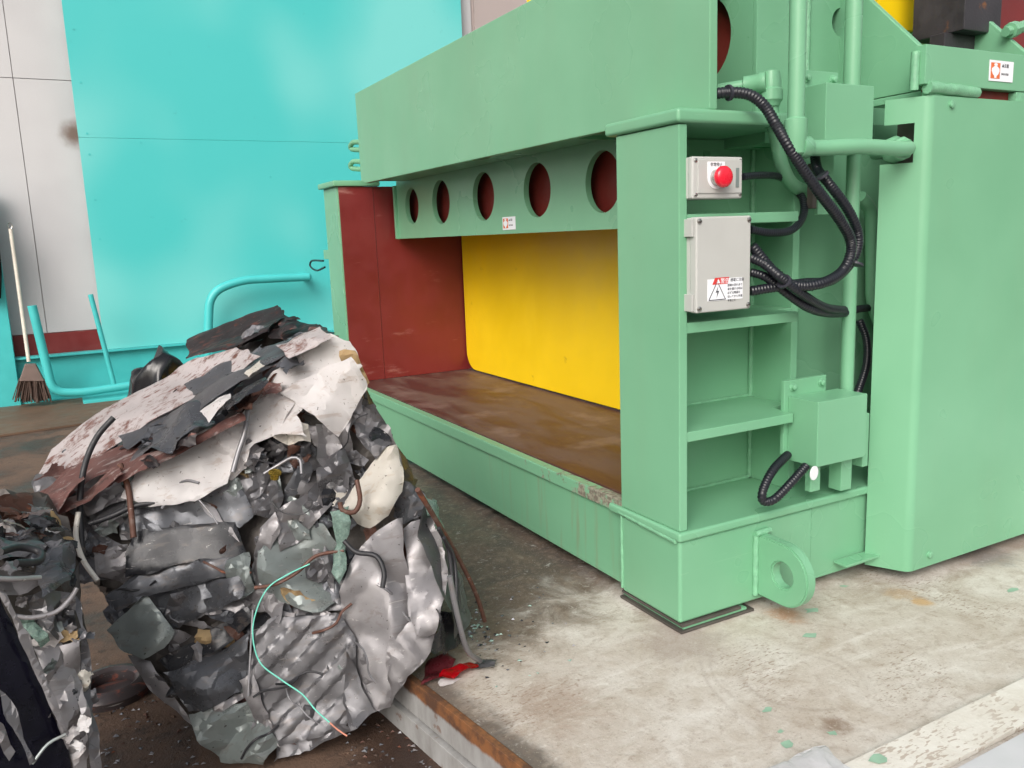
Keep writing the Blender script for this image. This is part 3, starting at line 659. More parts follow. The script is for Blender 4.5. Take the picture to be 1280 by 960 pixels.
# ---- control boxes
def quadY(name, x0, x1, z0, z1, y, mat, parent, th=.001): return box(name, x0, x1, y-th, y, z0, z1, mat, parent, 0)
bx0, bx1 = fy((866, 220), 2.115).x, fy((928, 220), 2.115).x; bz0, bz1 = fy((895, 248), 2.115).z, fy((895, 196), 2.115).z
cb = box('stop_box', bx0, bx1, 2.14, 2.23, bz0, bz1, M['grey_box'], PR, .006)
lid = box('lid', bx0-.002, bx1+.002, 2.115, 2.139, bz0-.001, bz1+.001, M['grey_box'], cb, .007, 3)
box('raised_panel', bx0+.018, bx1-.006, 2.110, 2.1165, bz0+.016, bz1-.008, M['grey_box'], lid, .004)
for xx in (bx0+.012, bx1-.010):
    for zz in (bz0+.012, bz1-.012): lathe('screw', (xx, 2.1165, zz), (0, -1, 0), [(0, .007), (.003, .007), (.005, .004)], M['chrome'], lid, 12)
sc = fy((903, 221), 2.08); 
pl = prism('button_plate', [(sc.x+.036*math.cos(a), 2.1099, sc.z+.036*math.sin(a)) for a in [math.pi+k*math.pi/12 for k in range(13)]]+[(sc.x+.036, 2.1099, sc.z+.05), (sc.x-.036, 2.1099, sc.z+.05)], (0, -.002, 0), M['white'], cb, 0)
text_obj('lettering', '非常停止', .013, (sc.x-.026, 2.1075, sc.z+.036), (1, 0, 0), (0, 0, 1), M['ink'], cb)
lathe('button_collar', (sc.x, 2.108, sc.z), (0, -1, 0), [(0, .026), (.018, .024), (.02, .018)], M['chrome'], cb)
lathe('stop_button', (sc.x, 2.09, sc.z), (0, -1, 0), [(0, .018), (.004, .030), (.012, .0345), (.022, .0335), (.028, .028), (.03, .02), (.0305, .001)], M['estop'], cb, 32)
box('name_plate', bx1-.034, bx1-.021, 2.108, 2.1105, bz0+.035, bz1-.035, M['slate'], cb, 0)
gx0, gx1 = fy((871, 330), 2.10).x, fy((938, 330), 2.10).x; gz0, gz1 = fy((905, 388), 2.10).z, fy((905, 271), 2.10).z
kb = box('control_box', gx0, gx1, 2.135, 2.25, gz0, gz1, M['grey_box'], PR, .006)
ld = box('lid', gx0-.002, gx1+.002, 2.10, 2.134, gz0-.002, gz1+.002, M['grey_box'], kb, .006, 3)
for xx in (gx0+.010, gx1-.009):
    for zz in (gz0+.012, gz1-.012): lathe('screw', (xx, 2.101, zz), (0, -1, 0), [(0, .009), (.004, .009), (.006, .005)], M['chrome'], ld, 12)
box('hinge', gx0-.012, gx0-.003, 2.11, 2.15, gz0+.004, gz0+.06, M['grey_box'], kb, .002)
box('hinge', gx0-.012, gx0-.003, 2.11, 2.15, gz1-.06, gz1-.004, M['grey_box'], kb, .002)
lx0, lx1 = fy((884, 360), 2.10).x, fy((928, 360), 2.10).x; lz0, lz1 = fy((905, 375), 2.10).z, fy((905, 348), 2.10).z
lw, lh = lx1-lx0, lz1-lz0
wl = quadY('warning_label', lx0, lx1, lz0, lz1, 2.0995, M['white'], kb)
prism('red_band', [(lx0+.02, 2.0982, lz1-.018), (lx0+lw*.56, 2.0982, lz1-.018), (lx0+lw*.6, 2.0982, lz1+.004), (lx0+.032, 2.0982, lz1+.004)], (0, -.0006, 0), M['redprint'], wl, 0)
text_obj('lettering', '▲警告', .019, (lx0+.036, 2.0974, lz1-.0145), (1, 0, 0), (0, 0, 1), M['white'], wl)
text_obj('lettering', '感電に注意', .012, (lx0+lw*.64, 2.0982, lz1-.011), (1, 0, 0), (0, 0, 1), M['ink'], wl)
for k, tx in enumerate(('感電の恐れあり', '扉を開ける時は', '必ず元電源を', '切ってから作業', 'すること')):
    text_obj('lettering', tx, .0095, (lx0+lw*.56, 2.0982, lz1-.027-k*.0125), (1, 0, 0), (0, 0, 1), M['ink'], wl)
tc = Vector((lx0+lw*.27, 2.0982, lz0+lh*.38)); tp = [tc+Vector((0, 0, .036)), tc+Vector((-.036, 0, -.024)), tc+Vector((.036, 0, -.024))]
for a, b in ((0, 1), (1, 2), (2, 0)): tube('triangle_side', [tp[a], tp[b]], .0013, M['ink'], wl, 6)
prism('bolt_sign', [tc+Vector(v) for v in ((.004, 0, .02), (-.007, 0, -.001), (.001, 0, .001), (-.003, 0, -.018), (.008, 0, .005), (0, 0, .004))], (0, -.0005, 0), M['ink'], wl, 0)
# ---- lifting lug
ys = [Y0-.002, 2.03]; lr = .116; lcz = .178; lx = 2.145
pts = [(Y0, lcz-lr), (2.0, lcz-lr)]
bm = bmesh.new(); P_ = lambda u, v, d: Vector((lx+d, u, v))
outer = [(Y0+.004, lcz+lr), (Y0+.004, lcz-lr)]+[(2.02-lr*math.cos(a)*1.0, lcz+lr*math.sin(a)) for a in [-math.pi/2+k*math.pi/16 for k in range(17)]]
inner = [(2.02+.048*math.cos(2*math.pi*k/24), lcz+.048*math.sin(2*math.pi*k/24)) for k in range(24)]
nn = len(outer); vv = [Vector(p) for p in outer+inner]
ed = [(i, (i+1) % nn) for i in range(nn)]+[(nn+i, nn+(i+1) % 24) for i in range(24)]
res = delaunay_2d_cdt(vv, ed, [], 1, 1e-6)
def in_hole(c): return (c-Vector((2.02, lcz))).length < .047
tri = [f for f in res[2] if not in_hole(sum((res[0][i] for i in f), Vector((0, 0)))/len(f))]
va = [bm.verts.new(P_(v.x, v.y, 0)) for v in res[0]]; vb = [bm.verts.new(P_(v.x, v.y, .045)) for v in res[0]]
for f in tri: bm.faces.new([va[i] for i in f]); bm.faces.new([vb[i] for i in f][::-1])
for e in [e for e in bm.edges if len(e.link_faces) == 1 and e.verts[0] in set(va)]:
    i, j = va.index(e.verts[0]), va.index(e.verts[1]); bm.faces.new((va[i], va[j], vb[j], vb[i]))
bmesh.ops.recalc_face_normals(bm, faces=bm.faces)
es = [e for e in bm.edges if len(e.link_faces) == 2 and e.calc_face_angle() > R(60)]
bmesh.ops.bevel(bm, geom=es, offset=.006, segments=2, affect='EDGES', clamp_overlap=True)
bm_obj('lifting_lug', bm, G, PR, smooth=35)
weld('weld_bead', (lx-.006, Y0-.006, lcz-lr), (lx-.006, Y0-.006, lcz+lr), .012, M['weld'], PR, 50)
weld('weld_bead', (lx-.01, Y0-.01, lcz+lr+.006), (lx+.06, Y0-.01, lcz+lr+.006), .012, M['weld'], PR, 51)
# ---- side cover (rounded corner, notched left flange)
DX, DY, DZ0, DZ1 = 2.86, 2.0, .048, 1.84
CA, CB_ = Vector((2.738, 2.14, 0)), Vector((2.806, 2.0, 0))       # flange: free edge -> corner
fl_d = (CB_-CA).normalized(); fl_n = Vector((fl_d.y, -fl_d.x, 0)); 
def fc(p): return fpl(p, fl_n, CA)
rc = .035; bm = bmesh.new()
zz = sorted([DZ0, fc((1120, 205)).z, fc((1122, 156)).z, fc((1102, 127)).z, DZ1])
k0, k1 = (fc((1106, 165))-CA).dot(fl_d), (fc((1143, 178))-CA).dot(fl_d); LF = (CB_-CA).length
k1 = min(k1, LF-rc*.7)
P0 = CA+fl_d*(LF-rc*.55); P1 = CB_+Vector((rc*.55, 0, 0))
cols = [CA, CA+fl_d*k0, CA+fl_d*k1, P0]+[(1-t_)**2*P0+2*t_*(1-t_)*CB_+t_*t_*P1 for t_ in [k/7 for k in range(1, 8)]]+[Vector((4.6, DY, 0))]
cols = [(v.x, v.y) for v in cols]
grid = [[bm.verts.new((x, y, z)) for z in zz] for x, y in cols]
for i in range(len(cols)-1):
    for j in range(len(zz)-1):
        if (i == 0 and j in (1, 2)) or (i == 1 and j == 1): continue
        bm.faces.new((grid[i][j], grid[i+1][j], grid[i+1][j+1], grid[i][j+1]))
bmesh.ops.recalc_face_normals(bm, faces=bm.faces)
bmesh.ops.solidify(bm, geom=bm.faces[:], thickness=.012)
o = bm_obj('side_cover', bm, G, PR, smooth=35); wn = o.modifiers.new('weighted_normal', 'WEIGHTED_NORMAL'); wn.keep_sharp = True; wn.weight = 100
for q in ((1185, 131), (1158, 692)):
    p = fy(q, DY); lathe('cover_bolt', (p.x, DY-.001, p.z), (0, -1, 0), [(0, .02), (.004, .02), (.005, .014), (.02, .014), (.022, .008)], M['weld'], PR, 12)
box('cover_bracket', 2.56, 2.80, 2.085, 2.146, .088, .098, G, PR, .002)
box('notch_shade_plate', 2.85, 2.86, 2.03, 2.16, .38, 1.83, M['shim'], PR, 0)  # added dark plate; its colour stands for shade inside the cover notch
# top crossbar with label
tz0, tz1 = fy((1200, 96), DY).z, fy((1160, 52), DY).z
xl = fy((1156, 70), DY).x
box('crossbar', xl, 4.6, DY-.005, DY+.04, 1.878, 2.012, G, PR, .004)
box('top_plate', DX-.0, 4.6, DY+.045, 2.3, 1.845, 1.872, G, PR, .004)
weld('weld_bead', (xl+.02, DY-.002, 1.868), (fy((1220, 110), DY).x, DY-.004, 1.862), .022, M['weld'], PR, 60)
weld('weld_bead', (xl-.01, DY+.03, 1.86), (xl-.01, DY+.03, 1.99), .016, M['weld'], PR, 61)
box('weld_pad', xl+.03, fy((1220, 110), DY).x, DY-.004, DY+.03, 1.841, 1.858, M['weld'], PR, .004)
box('weld_pad', fy((1270, 110), DY).x, 4.6, DY-.004, DY+.03, 1.841, 1.876, M['weld'], PR, .004)
box('gap_liner', xl+.05, 4.5, DY+.03, DY+.044, 1.842, 1.878, M['hole'], PR, 0)
sx0, sx1 = fy((1236, 90), DY-.006).x, fy((1266, 90), DY-.006).x; szb, szt = fy((1250, 102), DY-.006).z, fy((1250, 76), DY-.006).z
sticker('warning_label', (sx0, DY-.006, szb), (1, 0, 0), (0, 0, 1), sx1-sx0, szt-szb, PR, [('▲注意', .5, .7, .2, 'ink'), ('挟まれ注意', .5, .32, .12, 'ink')])
# gussets
gp = [fx(p, DX) for p in ((1088, 0), (1150, 58))]
dirg = (gp[0]-gp[1]).normalized(); top = gp[1]+dirg*1.2
prism('gusset', [(DX, gp[1].y, 1.874), (DX, gp[1].y, gp[1].z), (DX, top.y, top.z), (DX, top.y+.02, 1.874)], (.03, 0, 0), G, PR, .004)
gx = fy((1281, 62), 2.07).x
prism('gusset', [(gx+.12, 2.06, 1.874), (gx+.12, 2.06, 1.99), (gx+.12, 2.06+(top.y-gp[1].y), top.z-.03), (gx+.12, top.y+.02, 1.874)], (.03, 0, 0), G, PR, .004)
# cylinder rod, yellow head
def ratio(px, py=20): r = ray((px, py)); return r.x/r.y
ra, rb_ = fy((1206, 20), 2.3).x, fy((1252, 20), 2.3).x
zk = fy((1206, 37), 2.3).z
box('rod_block', ra, rb_, 2.3, ra/ratio(1141), zk, 2.9, M['blackiron'], PR, .006)
sa, sb = fy((1181, 45), 2.36).x, fy((1236, 45), 2.36).x
box('rod_stem', sa, sb, 2.36, sa/ratio(1163), 1.872, zk, M['blackiron'], PR, .004)
ya = fy((1095, 0), 2.75).x
box('yellow_head', ya-.1, fy((1165, 0), 2.75).x, 2.66, 3.3, fy((1130, 42), 2.7).z, 3.2, M['yellow'], PR, .008)
box('red_frame', fy((1200, 0), 3.2).x, 5.5, 3.1, 3.2, 1.9, 3.4, M['red'], PR, .008)
box('rear_body', 2.9, 4.6, 2.45, 5.9, .1, 1.9, G, PR, .01)
p = fy((1266, 38), 2.2); lathe('hose_fitting', (p.x-.05, 2.2, p.z-.01), (1, 0, .25), [(0, .02), (.03, .02), (.032, .032), (.07, .032), (.074, .024), (.3, .024)], G, PR, 8)

# ================================================================== BALES
def facet(u, v, s_, sd_):
    """random heights on a triangular lattice, linear in between: flat facets that meet in sharp creases"""
    u, v = u/s_, v/s_
    k_ = (u+v)*.3660254; i, j = math.floor(u+k_), math.floor(v+k_); a, b = u+k_-i, v+k_-j
    hh = lambda p, q: (math.sin(p*127.1+q*311.7+sd_*74.7)*43758.5453) % 1.0 - .5
    if a > b: return hh(i, j)*(1-a)+hh(i+1, j)*(a-b)+hh(i+1, j+1)*b
    return hh(i, j)*(1-b)+hh(i, j+1)*(b-a)+hh(i+1, j+1)*a
def crumple(rng, k, amp, size):
    fs = []
    for _ in range(k):
        a = rng.uniform(0, math.pi); fs.append((math.cos(a), math.sin(a), rng.uniform(-.5, .5)*size, rng.uniform(.5, 1.3)*size, amp*rng.uniform(.3, .9)))
    sd_ = rng.uniform(0, 99); an = rng.uniform(0, 3); ca, sa_ = math.cos(an), math.sin(an); st = rng.uniform(.45, .8)
    def h(u, v):
        s_ = 0
        for c_, d_, o_, w_, a_ in fs: s_ += a_*(abs(((u*c_+v*d_-o_)/w_) % 1.0-.5)*2-.5)
        q_ = Vector((u*7/size, v*7/size, sd_)); wu, wv = u+.03*size*noise.noise(q_), v+.03*size*noise.noise(q_+Vector((5, 3, 1)))
        x_, y_ = (wu*ca+wv*sa_)*st, -wu*sa_+wv*ca
        return s_*.8 + amp*1.0*facet(x_, y_, .34*size, sd_) + amp*.55*facet(x_+.3, y_, .16*size, sd_+7)
    return h
SHN = [0]
def segd(p, a, b):
    ab = b-a; t_ = max(0, min(1, (p-a).dot(ab)/max(1e-9, ab.dot(ab)))); return (p-a-ab*t_).length
def sheet(name, parent, poly, plane, mat, off=.03, amp=.03, k=4, sp=.013, thick=.003, ribs=None, puff=0, tilt=None, sharp=15, rag=.006):
    SHN[0] += 1; rng = random.Random(1000+SHN[0]); n_, o_ = plane; o2 = o_+n_*off
    P3 = [p if isinstance(p, Vector) else fpl(p, n_, o2) for p in poly]; c = sum(P3, Vector())/len(P3)
    U = (P3[1]-P3[0]).normalized(); U = (U-n_*U.dot(n_)).normalized(); V = n_.cross(U)
    P2 = [Vector(((p-c).dot(U), (p-c).dot(V))) for p in P3]
    ring = []
    for a, b in zip(P2, P2[1:]+P2[:1]):
        m_ = max(1, int((b-a).length/(sp*1.2))); nv = Vector((-(b-a).y, (b-a).x)); nv = nv.normalized() if nv.length else nv
        for i in range(m_):
            q_ = a.lerp(b, i/m_)
            if i: q_ = q_+nv*(noise.noise(Vector((q_.x*14, q_.y*14, SHN[0])))*rag*2.2)
            ring.append(q_)
    us = [p.x for p in ring]; vs_ = [p.y for p in ring]; size = max(max(us)-min(us), max(vs_)-min(vs_))
    pts = list(ring); u_ = min(us)
    while u_ < max(us):
        v_ = min(vs_)
        while v_ < max(vs_):
            pts.append(Vector((u_+rng.uniform(-.35, .35)*sp, v_+rng.uniform(-.35, .35)*sp))); v_ += sp
        u_ += sp
    nr = len(ring); res = delaunay_2d_cdt(pts, [(i, (i+1) % nr) for i in range(nr)], [], 1, 1e-6)
    h = crumple(rng, k, amp, max(size, .08)); segs = list(zip(P2, P2[1:]+P2[:1]))
    tl = tilt or (rng.uniform(-.12, .12), rng.uniform(-.12, .12)); bm = bmesh.new(); bv = []
    for p in res[0]:
        d_ = min(segd(p, a, b) for a, b in segs); e_ = max(0, 1-d_/.014)
        z_ = h(p.x, p.y)+tl[0]*p.x+tl[1]*p.y - e_*e_*.004
        if puff: z_ += puff*(min(1, d_/(size*.22))**.6)
        if ribs: z_ += ribs[1]*max(-.5, min(.5, 1.6*math.sin((p.x*math.cos(ribs[2])+p.y*math.sin(ribs[2]))*ribs[0])))
        bv.append(bm.verts.new(c+U*p.x+V*p.y+n_*z_))
    for f in res[2]:
        try: bm.faces.new([bv[i] for i in f])
        except ValueError: pass
    bmesh.ops.solidify(bm, geom=bm.faces[:], thickness=thick)
    return bm_obj(name, bm, M[mat] if isinstance(mat, str) else mat, parent, smooth=sharp)
def ptube(name, parent, pts, plane, r, mat, off=.05, offs=None, sides=10):
    n_, o_ = plane
    P3 = [fpl(p, n_, o_+n_*((offs[i] if offs else off))) for i, p in enumerate(pts)]
    return tube(name, smooth_path(P3, .012), r*.74, M[mat], parent, sides)
# shared shards
def shard_mesh(i):
    rng = random.Random(300+i); bm = bmesh.new(); nu, nv = 9, 7
    h = crumple(rng, 3, .25, 1.); cu = rng.uniform(-1.2, 1.2); asp = rng.uniform(.35, 1)
    g_ = []
    for a in range(nu):
        row = []
        for b in range(nv):
            u, v = a/(nu-1)-.5, (b/(nv-1)-.5)*asp
            if a in (0, nu-1) or b in (0, nv-1): u += rng.uniform(-.07, .07); v += rng.uniform(-.07, .07)
            row.append(bm.verts.new((u, v, h(u, v)+cu*(u*u-.08)+rng.uniform(-.015, .015))))
        g_.append(row)
    for a in range(nu-1):
        for b in range(nv-1): bm.faces.new((g_[a][b], g_[a+1][b], g_[a+1][b+1], g_[a][b+1]))
    bmesh.ops.solidify(bm, geom=bm.faces[:], thickness=.03)
    me = bpy.data.meshes.new('scrap_shard'); bm.to_mesh(me); bm.free(); me.shade_smooth(); me.set_sharp_from_angle(angle=R(25)); return me
SHM = [shard_mesh(i) for i in range(16)]; SHV = {}
def shard(parent, p, n_, size, mat, rng, lean=.7):
    i = rng.randrange(len(SHM)); key = (i, mat)
    if key not in SHV: me = SHM[i].copy(); me.name = 'scrap_shard'; me.materials.append(M[mat]); SHV[key] = me
    o = bpy.data.objects.new('scrap_shard', SHV[key]); COL.objects.link(o); o.parent = parent; o.location = p-WL[parent.name]
    d_ = (n_+Vector((rng.uniform(-1, 1), rng.uniform(-1, 1), rng.uniform(-1, 1)))*lean).normalized()
    o.rotation_euler = (d_.to_track_quat('Z', 'Y') @ Matrix.Rotation(rng.uniform(0, 6.28), 3, 'Z').to_quaternion()).to_euler()
    o.scale = (size, size*rng.uniform(.6, 1.2), size*rng.uniform(.5, 1)); return o
def inpoly(p, poly):
    c_ = False
    for (x1, y1), (x2, y2) in zip(poly, poly[1:]+poly[:1]):
        if (y1 > p[1]) != (y2 > p[1]) and p[0] < (x2-x1)*(p[1]-y1)/(y2-y1)+x1: c_ = not c_
    return c_
def core(name, parent, polyf, plane, D, seed, mat='sc_core'):
    n_, o_ = plane; f_ = [fpl(p, n_, o_) for p in polyf]; m_ = len(f_)
    b_ = [p+(D(i, p) if callable(D) else D) for i, p in enumerate(f_)]
    bm = bmesh.new(); va = [bm.verts.new(p) for p in f_]; vb = [bm.verts.new(p) for p in b_]
    bm.faces.new(va); bm.faces.new(vb[::-1])
    for i in range(m_): bm.faces.new((va[i], vb[i], vb[(i+1) % m_], va[(i+1) % m_]))
    bmesh.ops.recalc_face_normals(bm, faces=bm.faces); bmesh.ops.triangulate(bm, faces=bm.faces)
    for _ in range(6):
        es = [e for e in bm.edges if e.calc_length() > .045]
        if not es: break
        bmesh.ops.subdivide_edges(bm, edges=es, cuts=1); bmesh.ops.triangulate(bm, faces=bm.faces)
    bm.normal_update()
    for v in bm.verts:
        q_ = v.co*6+Vector((seed, 0, 0)); h_ = .035*(1-2*abs(noise.noise(q_)))+.015*noise.noise(q_*2.7)-.05
        v.co += v.normal*h_
        v.co.z = max(v.co.z, -.198)
    return bm_obj(name, bm, M[mat], parent, smooth=22)

FN = Vector((-.45, -1, .45)).normalized(); FO = Vector((.264, 2.64, 0)); FP = (FN, FO)
B1 = new_empty('crushed_car_bale', (.5, 3.0, -.2), 'tall grey and white crushed car bale leaning on the pad edge', 'scrap bale')
FPOLY = [(48, 640), (160, 598), (305, 512), (425, 424), (462, 480), (508, 590), (552, 645), (556, 770), (482, 888), (440, 915), (272, 957), (155, 815), (108, 740)]
R1 = fpl((425, 424), *FP); L1 = fpl((48, 640), *FP)
R2 = fy((345, 382), R1.y+.72); DT = R2-R1
TN = (R1-L1).cross(DT).normalized(); TN = TN if TN.z > 0 else -TN; TP = (TN, R1)
core('compacted_core', B1, FPOLY, FP, lambda i, p: DT+Vector((.22 if 3 < i < 9 else (.16 if i in (0, 1, 11, 12) else 0), 0, -.015 if p.z > .2 else -.1)), 3)
C1 = fpl((556, 700), *FP); RN = Vector((.75, -.62, .12)).normalized(); RP = (RN, C1)
S = lambda *a, **k_: sheet(a[0], B1, a[1], a[2], a[3], **k_)
# top layers
S('torn_panel', [(235, 425), (300, 398), (345, 378), (352, 390), (335, 415), (290, 440), (238, 456)], TP, 'sc_rustdark', off=.025, amp=.02)
S('torn_panel', [(345, 377), (358, 392), (395, 402), (420, 418), (385, 432), (335, 420)], TP, 'sc_rustdark', off=.015, amp=.03)
S('torn_strip', [(42, 588), (60, 558), (150, 505), (238, 456), (300, 440), (330, 452), (250, 490), (150, 545), (60, 598)], TP, 'sc_whiterust', off=.05, amp=.025)
S('torn_strip', [(228, 478), (300, 445), (350, 425), (400, 410), (395, 430), (300, 470), (240, 490)], TP, 'sc_dark', off=.06, amp=.03)
S('torn_strip', [(325, 445), (385, 404), (422, 416), (390, 440), (330, 474)], TP, 'sc_pink', off=.02, amp=.03)
S('torn_strip', [(345, 432), (400, 408), (415, 416), (360, 446)], TP, 'sc_whiterust', off=.075, amp=.02)
S('torn_strip', [(70, 606), (200, 525), (330, 467), (356, 455), (320, 484), (200, 556), (80, 622)], TP, 'sc_grey', off=.025, amp=.04)
S('torn_strip', [(190, 535), (250, 505), (265, 520), (210, 560), (185, 560)], TP, 'sc_dark', off=.055, amp=.03)
S('torn_strip', [(48, 640), (100, 612), (150, 588), (158, 596), (110, 622), (58, 655)], TP, 'sc_pink', off=.03, amp=.02)
S('torn_strip', [(140, 590), (200, 562), (262, 532), (300, 513), (304, 520), (240, 552), (180, 586), (146, 602)], TP, 'sc_pink', off=.025, amp=.02)
S('torn_strip', [(290, 513), (330, 482), (348, 464), (356, 462), (336, 486), (300, 514)], TP, 'sc_rust', off=.01, amp=.02)
S('torn_strip', [(270, 500), (330, 470), (338, 482), (285, 512)], TP, 'sc_black', off=.07, amp=.02)
S('torn_strip', [(248, 512), (285, 490), (290, 500), (258, 524)], TP, 'sc_white', off=.08, amp=.01)
S('torn_strip', [(46, 610), (100, 585), (108, 600), (60, 640), (45, 640)], TP, 'sc_pink', off=.07, amp=.02)
S('torn_strip', [(300, 462), (325, 450), (332, 458), (310, 470)], TP, 'sc_cream', off=.085, amp=.01)
S('torn_strip', [(60, 604), (120, 572), (200, 532), (196, 552), (130, 592), (80, 622)], TP, 'sc_pink', off=.02, amp=.025)
S('torn_strip', [(44, 598), (90, 575), (150, 545), (140, 560), (80, 596), (50, 618)], TP, 'sc_grey', off=.012, amp=.02)
S('torn_strip', [(150, 548), (230, 505), (300, 474), (290, 490), (220, 525), (160, 562)], TP, 'sc_dark', off=.03, amp=.02)
S('crumpled_panel', [(42, 602), (62, 596), (100, 620), (112, 660), (96, 690), (66, 672), (46, 640)], FP, 'sc_grey', off=.02, amp=.04)
S('crumpled_panel', [(50, 630), (80, 625), (96, 650), (80, 672), (58, 660)], FP, 'sc_rust', off=.045, amp=.03)
# front, upper
S('crumpled_panel', [(318, 486), (345, 458), (406, 415), (436, 424), (452, 455), (430, 480), (395, 495), (372, 520), (386, 548), (345, 545), (338, 520)], FP, 'sc_white', off=.075, amp=.035)
S('crumpled_panel', [(350, 492), (395, 465), (440, 448), (459, 480), (440, 515), (420, 543), (398, 525), (372, 508)], FP, 'sc_white', off=.11, amp=.03)
S('crumpled_panel', [(340, 545), (360, 520), (385, 530), (388, 552), (360, 556)], FP, 'sc_cream', off=.07, amp=.03)
S('crumpled_panel', [(150, 622), (168, 590), (212, 562), (268, 532), (300, 516), (308, 556), (284, 604), (245, 627), (190, 634)], FP, 'sc_white', off=.095, amp=.035)
S('crumpled_panel', [(262, 548), (300, 512), (330, 478), (374, 498), (348, 542), (314, 560), (288, 592)], FP, 'sc_white', off=.075, amp=.04)
S('crumpled_panel', [(255, 545), (300, 518), (312, 540), (308, 585), (288, 600), (268, 592), (262, 570)], FP, 'sc_white', off=.075, amp=.03)
S('crumpled_panel', [(310, 548), (330, 560), (318, 590), (300, 580)], FP, 'sc_silver', off=.06, amp=.03)
S('airbag', [(427, 633), (455, 590), (480, 560), (496, 556), (504, 585), (503, 615), (486, 645), (462, 660), (445, 654)], FP, 'sc_cream', off=.06, amp=.045, k=5, puff=.03, sharp=25)
S('crumpled_panel', [(425, 440), (445, 440), (462, 478), (455, 500), (435, 470)], FP, 'tan', off=.05, amp=.04)
S('crumpled_panel', [(440, 500), (468, 505), (490, 555), (470, 575), (445, 545)], FP, 'sc_grey', off=.05, amp=.04)
S('crumpled_panel', [(395, 530), (440, 520), (440, 560), (425, 600), (400, 580)], FP, 'sc_silver', off=.055, amp=.05)
S('crumpled_panel', [(310, 550), (345, 548), (395, 560), (385, 590), (330, 590)], FP, 'sc_dark', off=.03, amp=.05)
S('crumpled_panel', [(395, 585), (430, 560), (445, 600), (430, 640), (400, 630)], FP, 'sc_grey', off=.05, amp=.05)
S('crumpled_panel', [(300, 600), (340, 590), (356, 620), (345, 650), (310, 640)], FP, 'sc_grey', off=.05, amp=.04)
S('crumpled_panel', [(345, 640), (400, 600), (415, 630), (370, 680), (350, 690)], FP, 'sc_silver', off=.055, amp=.04)
S('crumpled_panel', [(455, 545), (485, 530), (505, 590), (490, 600)], FP, 'sc_silver', off=.035, amp=.03)
# front, left
S('crumpled_panel', [(60, 650), (120, 622), (165, 605), (168, 640), (120, 660), (75, 680)], FP, 'sc_grey', off=.03, amp=.05)
S('crumpled_panel', [(90, 612), (150, 600), (160, 625), (110, 645)], FP, 'sc_silver', off=.06, amp=.03)
S('crumpled_panel', [(70, 680), (110, 660), (150, 680), (170, 690), (152, 722), (110, 730), (85, 715)], FP, 'sc_grey', off=.055, amp=.025, ribs=(60, .012, .5))
S('crumpled_panel', [(115, 690), (160, 680), (168, 700), (150, 728), (120, 720)], FP, 'sc_silver', off=.075, amp=.02)
S('crumpled_panel', [(165, 640), (240, 618), (300, 605), (318, 640), (300, 660), (200, 662), (170, 668)], FP, 'sc_dark', off=.045, amp=.035)
S('dark_panel', [(167, 664), (230, 656), (292, 652), (306, 690), (300, 704), (230, 706), (160, 722), (160, 700)], FP, 'sc_black', off=.07, amp=.01)
S('dark_panel', [(134, 745), (170, 718), (230, 704), (304, 694), (312, 716), (250, 730), (180, 745), (150, 765)], FP, 'sc_dark', off=.075, amp=.025, puff=.008)
S('dark_panel', [(180, 742), (250, 728), (312, 718), (308, 745), (240, 775), (205, 790)], FP, 'sc_dark', off=.055, amp=.03)
S('pale_plate', [(133, 788), (182, 744), (200, 765), (217, 790), (205, 810), (180, 824), (155, 815)], FP, 'sc_green', off=.085, amp=.012)
S('dark_panel', [(196, 826), (250, 795), (310, 758), (318, 775), (290, 800), (240, 832), (215, 850)], FP, 'sc_black', off=.065, amp=.03)
S('dark_panel', [(205, 840), (260, 822), (312, 790), (312, 830), (300, 865), (255, 890), (235, 890)], FP, 'sc_dark', off=.06, amp=.04)
S('crumpled_panel', [(160, 818), (190, 826), (236, 900), (240, 908), (205, 880)], FP, 'sc_silver', off=.05, amp=.02)
S('crumpled_panel', [(285, 700), (310, 690), (318, 735), (300, 750), (285, 735)], FP, 'sc_green', off=.08, amp=.03)
# front, centre and lower
S('crumpled_panel', [(325, 690), (345, 660), (372, 650), (405, 655), (432, 690), (434, 745), (400, 765), (350, 755), (325, 725)], FP, 'sc_green', off=.04, amp=.04)
S('crumpled_panel', [(316, 700), (326, 660), (345, 640), (352, 660), (336, 700), (335, 740), (318, 740)], FP, 'sc_silver', off=.065, amp=.03)
S('foam_strip', [(350, 735), (375, 738), (395, 750), (380, 760), (355, 750)], FP, 'tan', off=.07, amp=.03)
S('ribbed_floor_pan', [(316, 790), (340, 772), (425, 768), (445, 800), (448, 880), (430, 912), (350, 934), (330, 900), (316, 850)], FP, 'sc_grey', off=.06, amp=.02, ribs=(70, .007, 1.75), sp=.009, sharp=20)
S('crumpled_panel', [(236, 893), (265, 880), (310, 876), (350, 930), (330, 955), (272, 956)], FP, 'sc_green', off=.055, amp=.045)
S('crumpled_panel', [(345, 925), (430, 905), (445, 912), (380, 940), (340, 955)], FP, 'sc_grey', off=.04, amp=.03)
S('crumpled_panel', [(300, 850), (318, 835), (335, 900), (350, 935), (325, 920)], FP, 'sc_silver', off=.065, amp=.03)
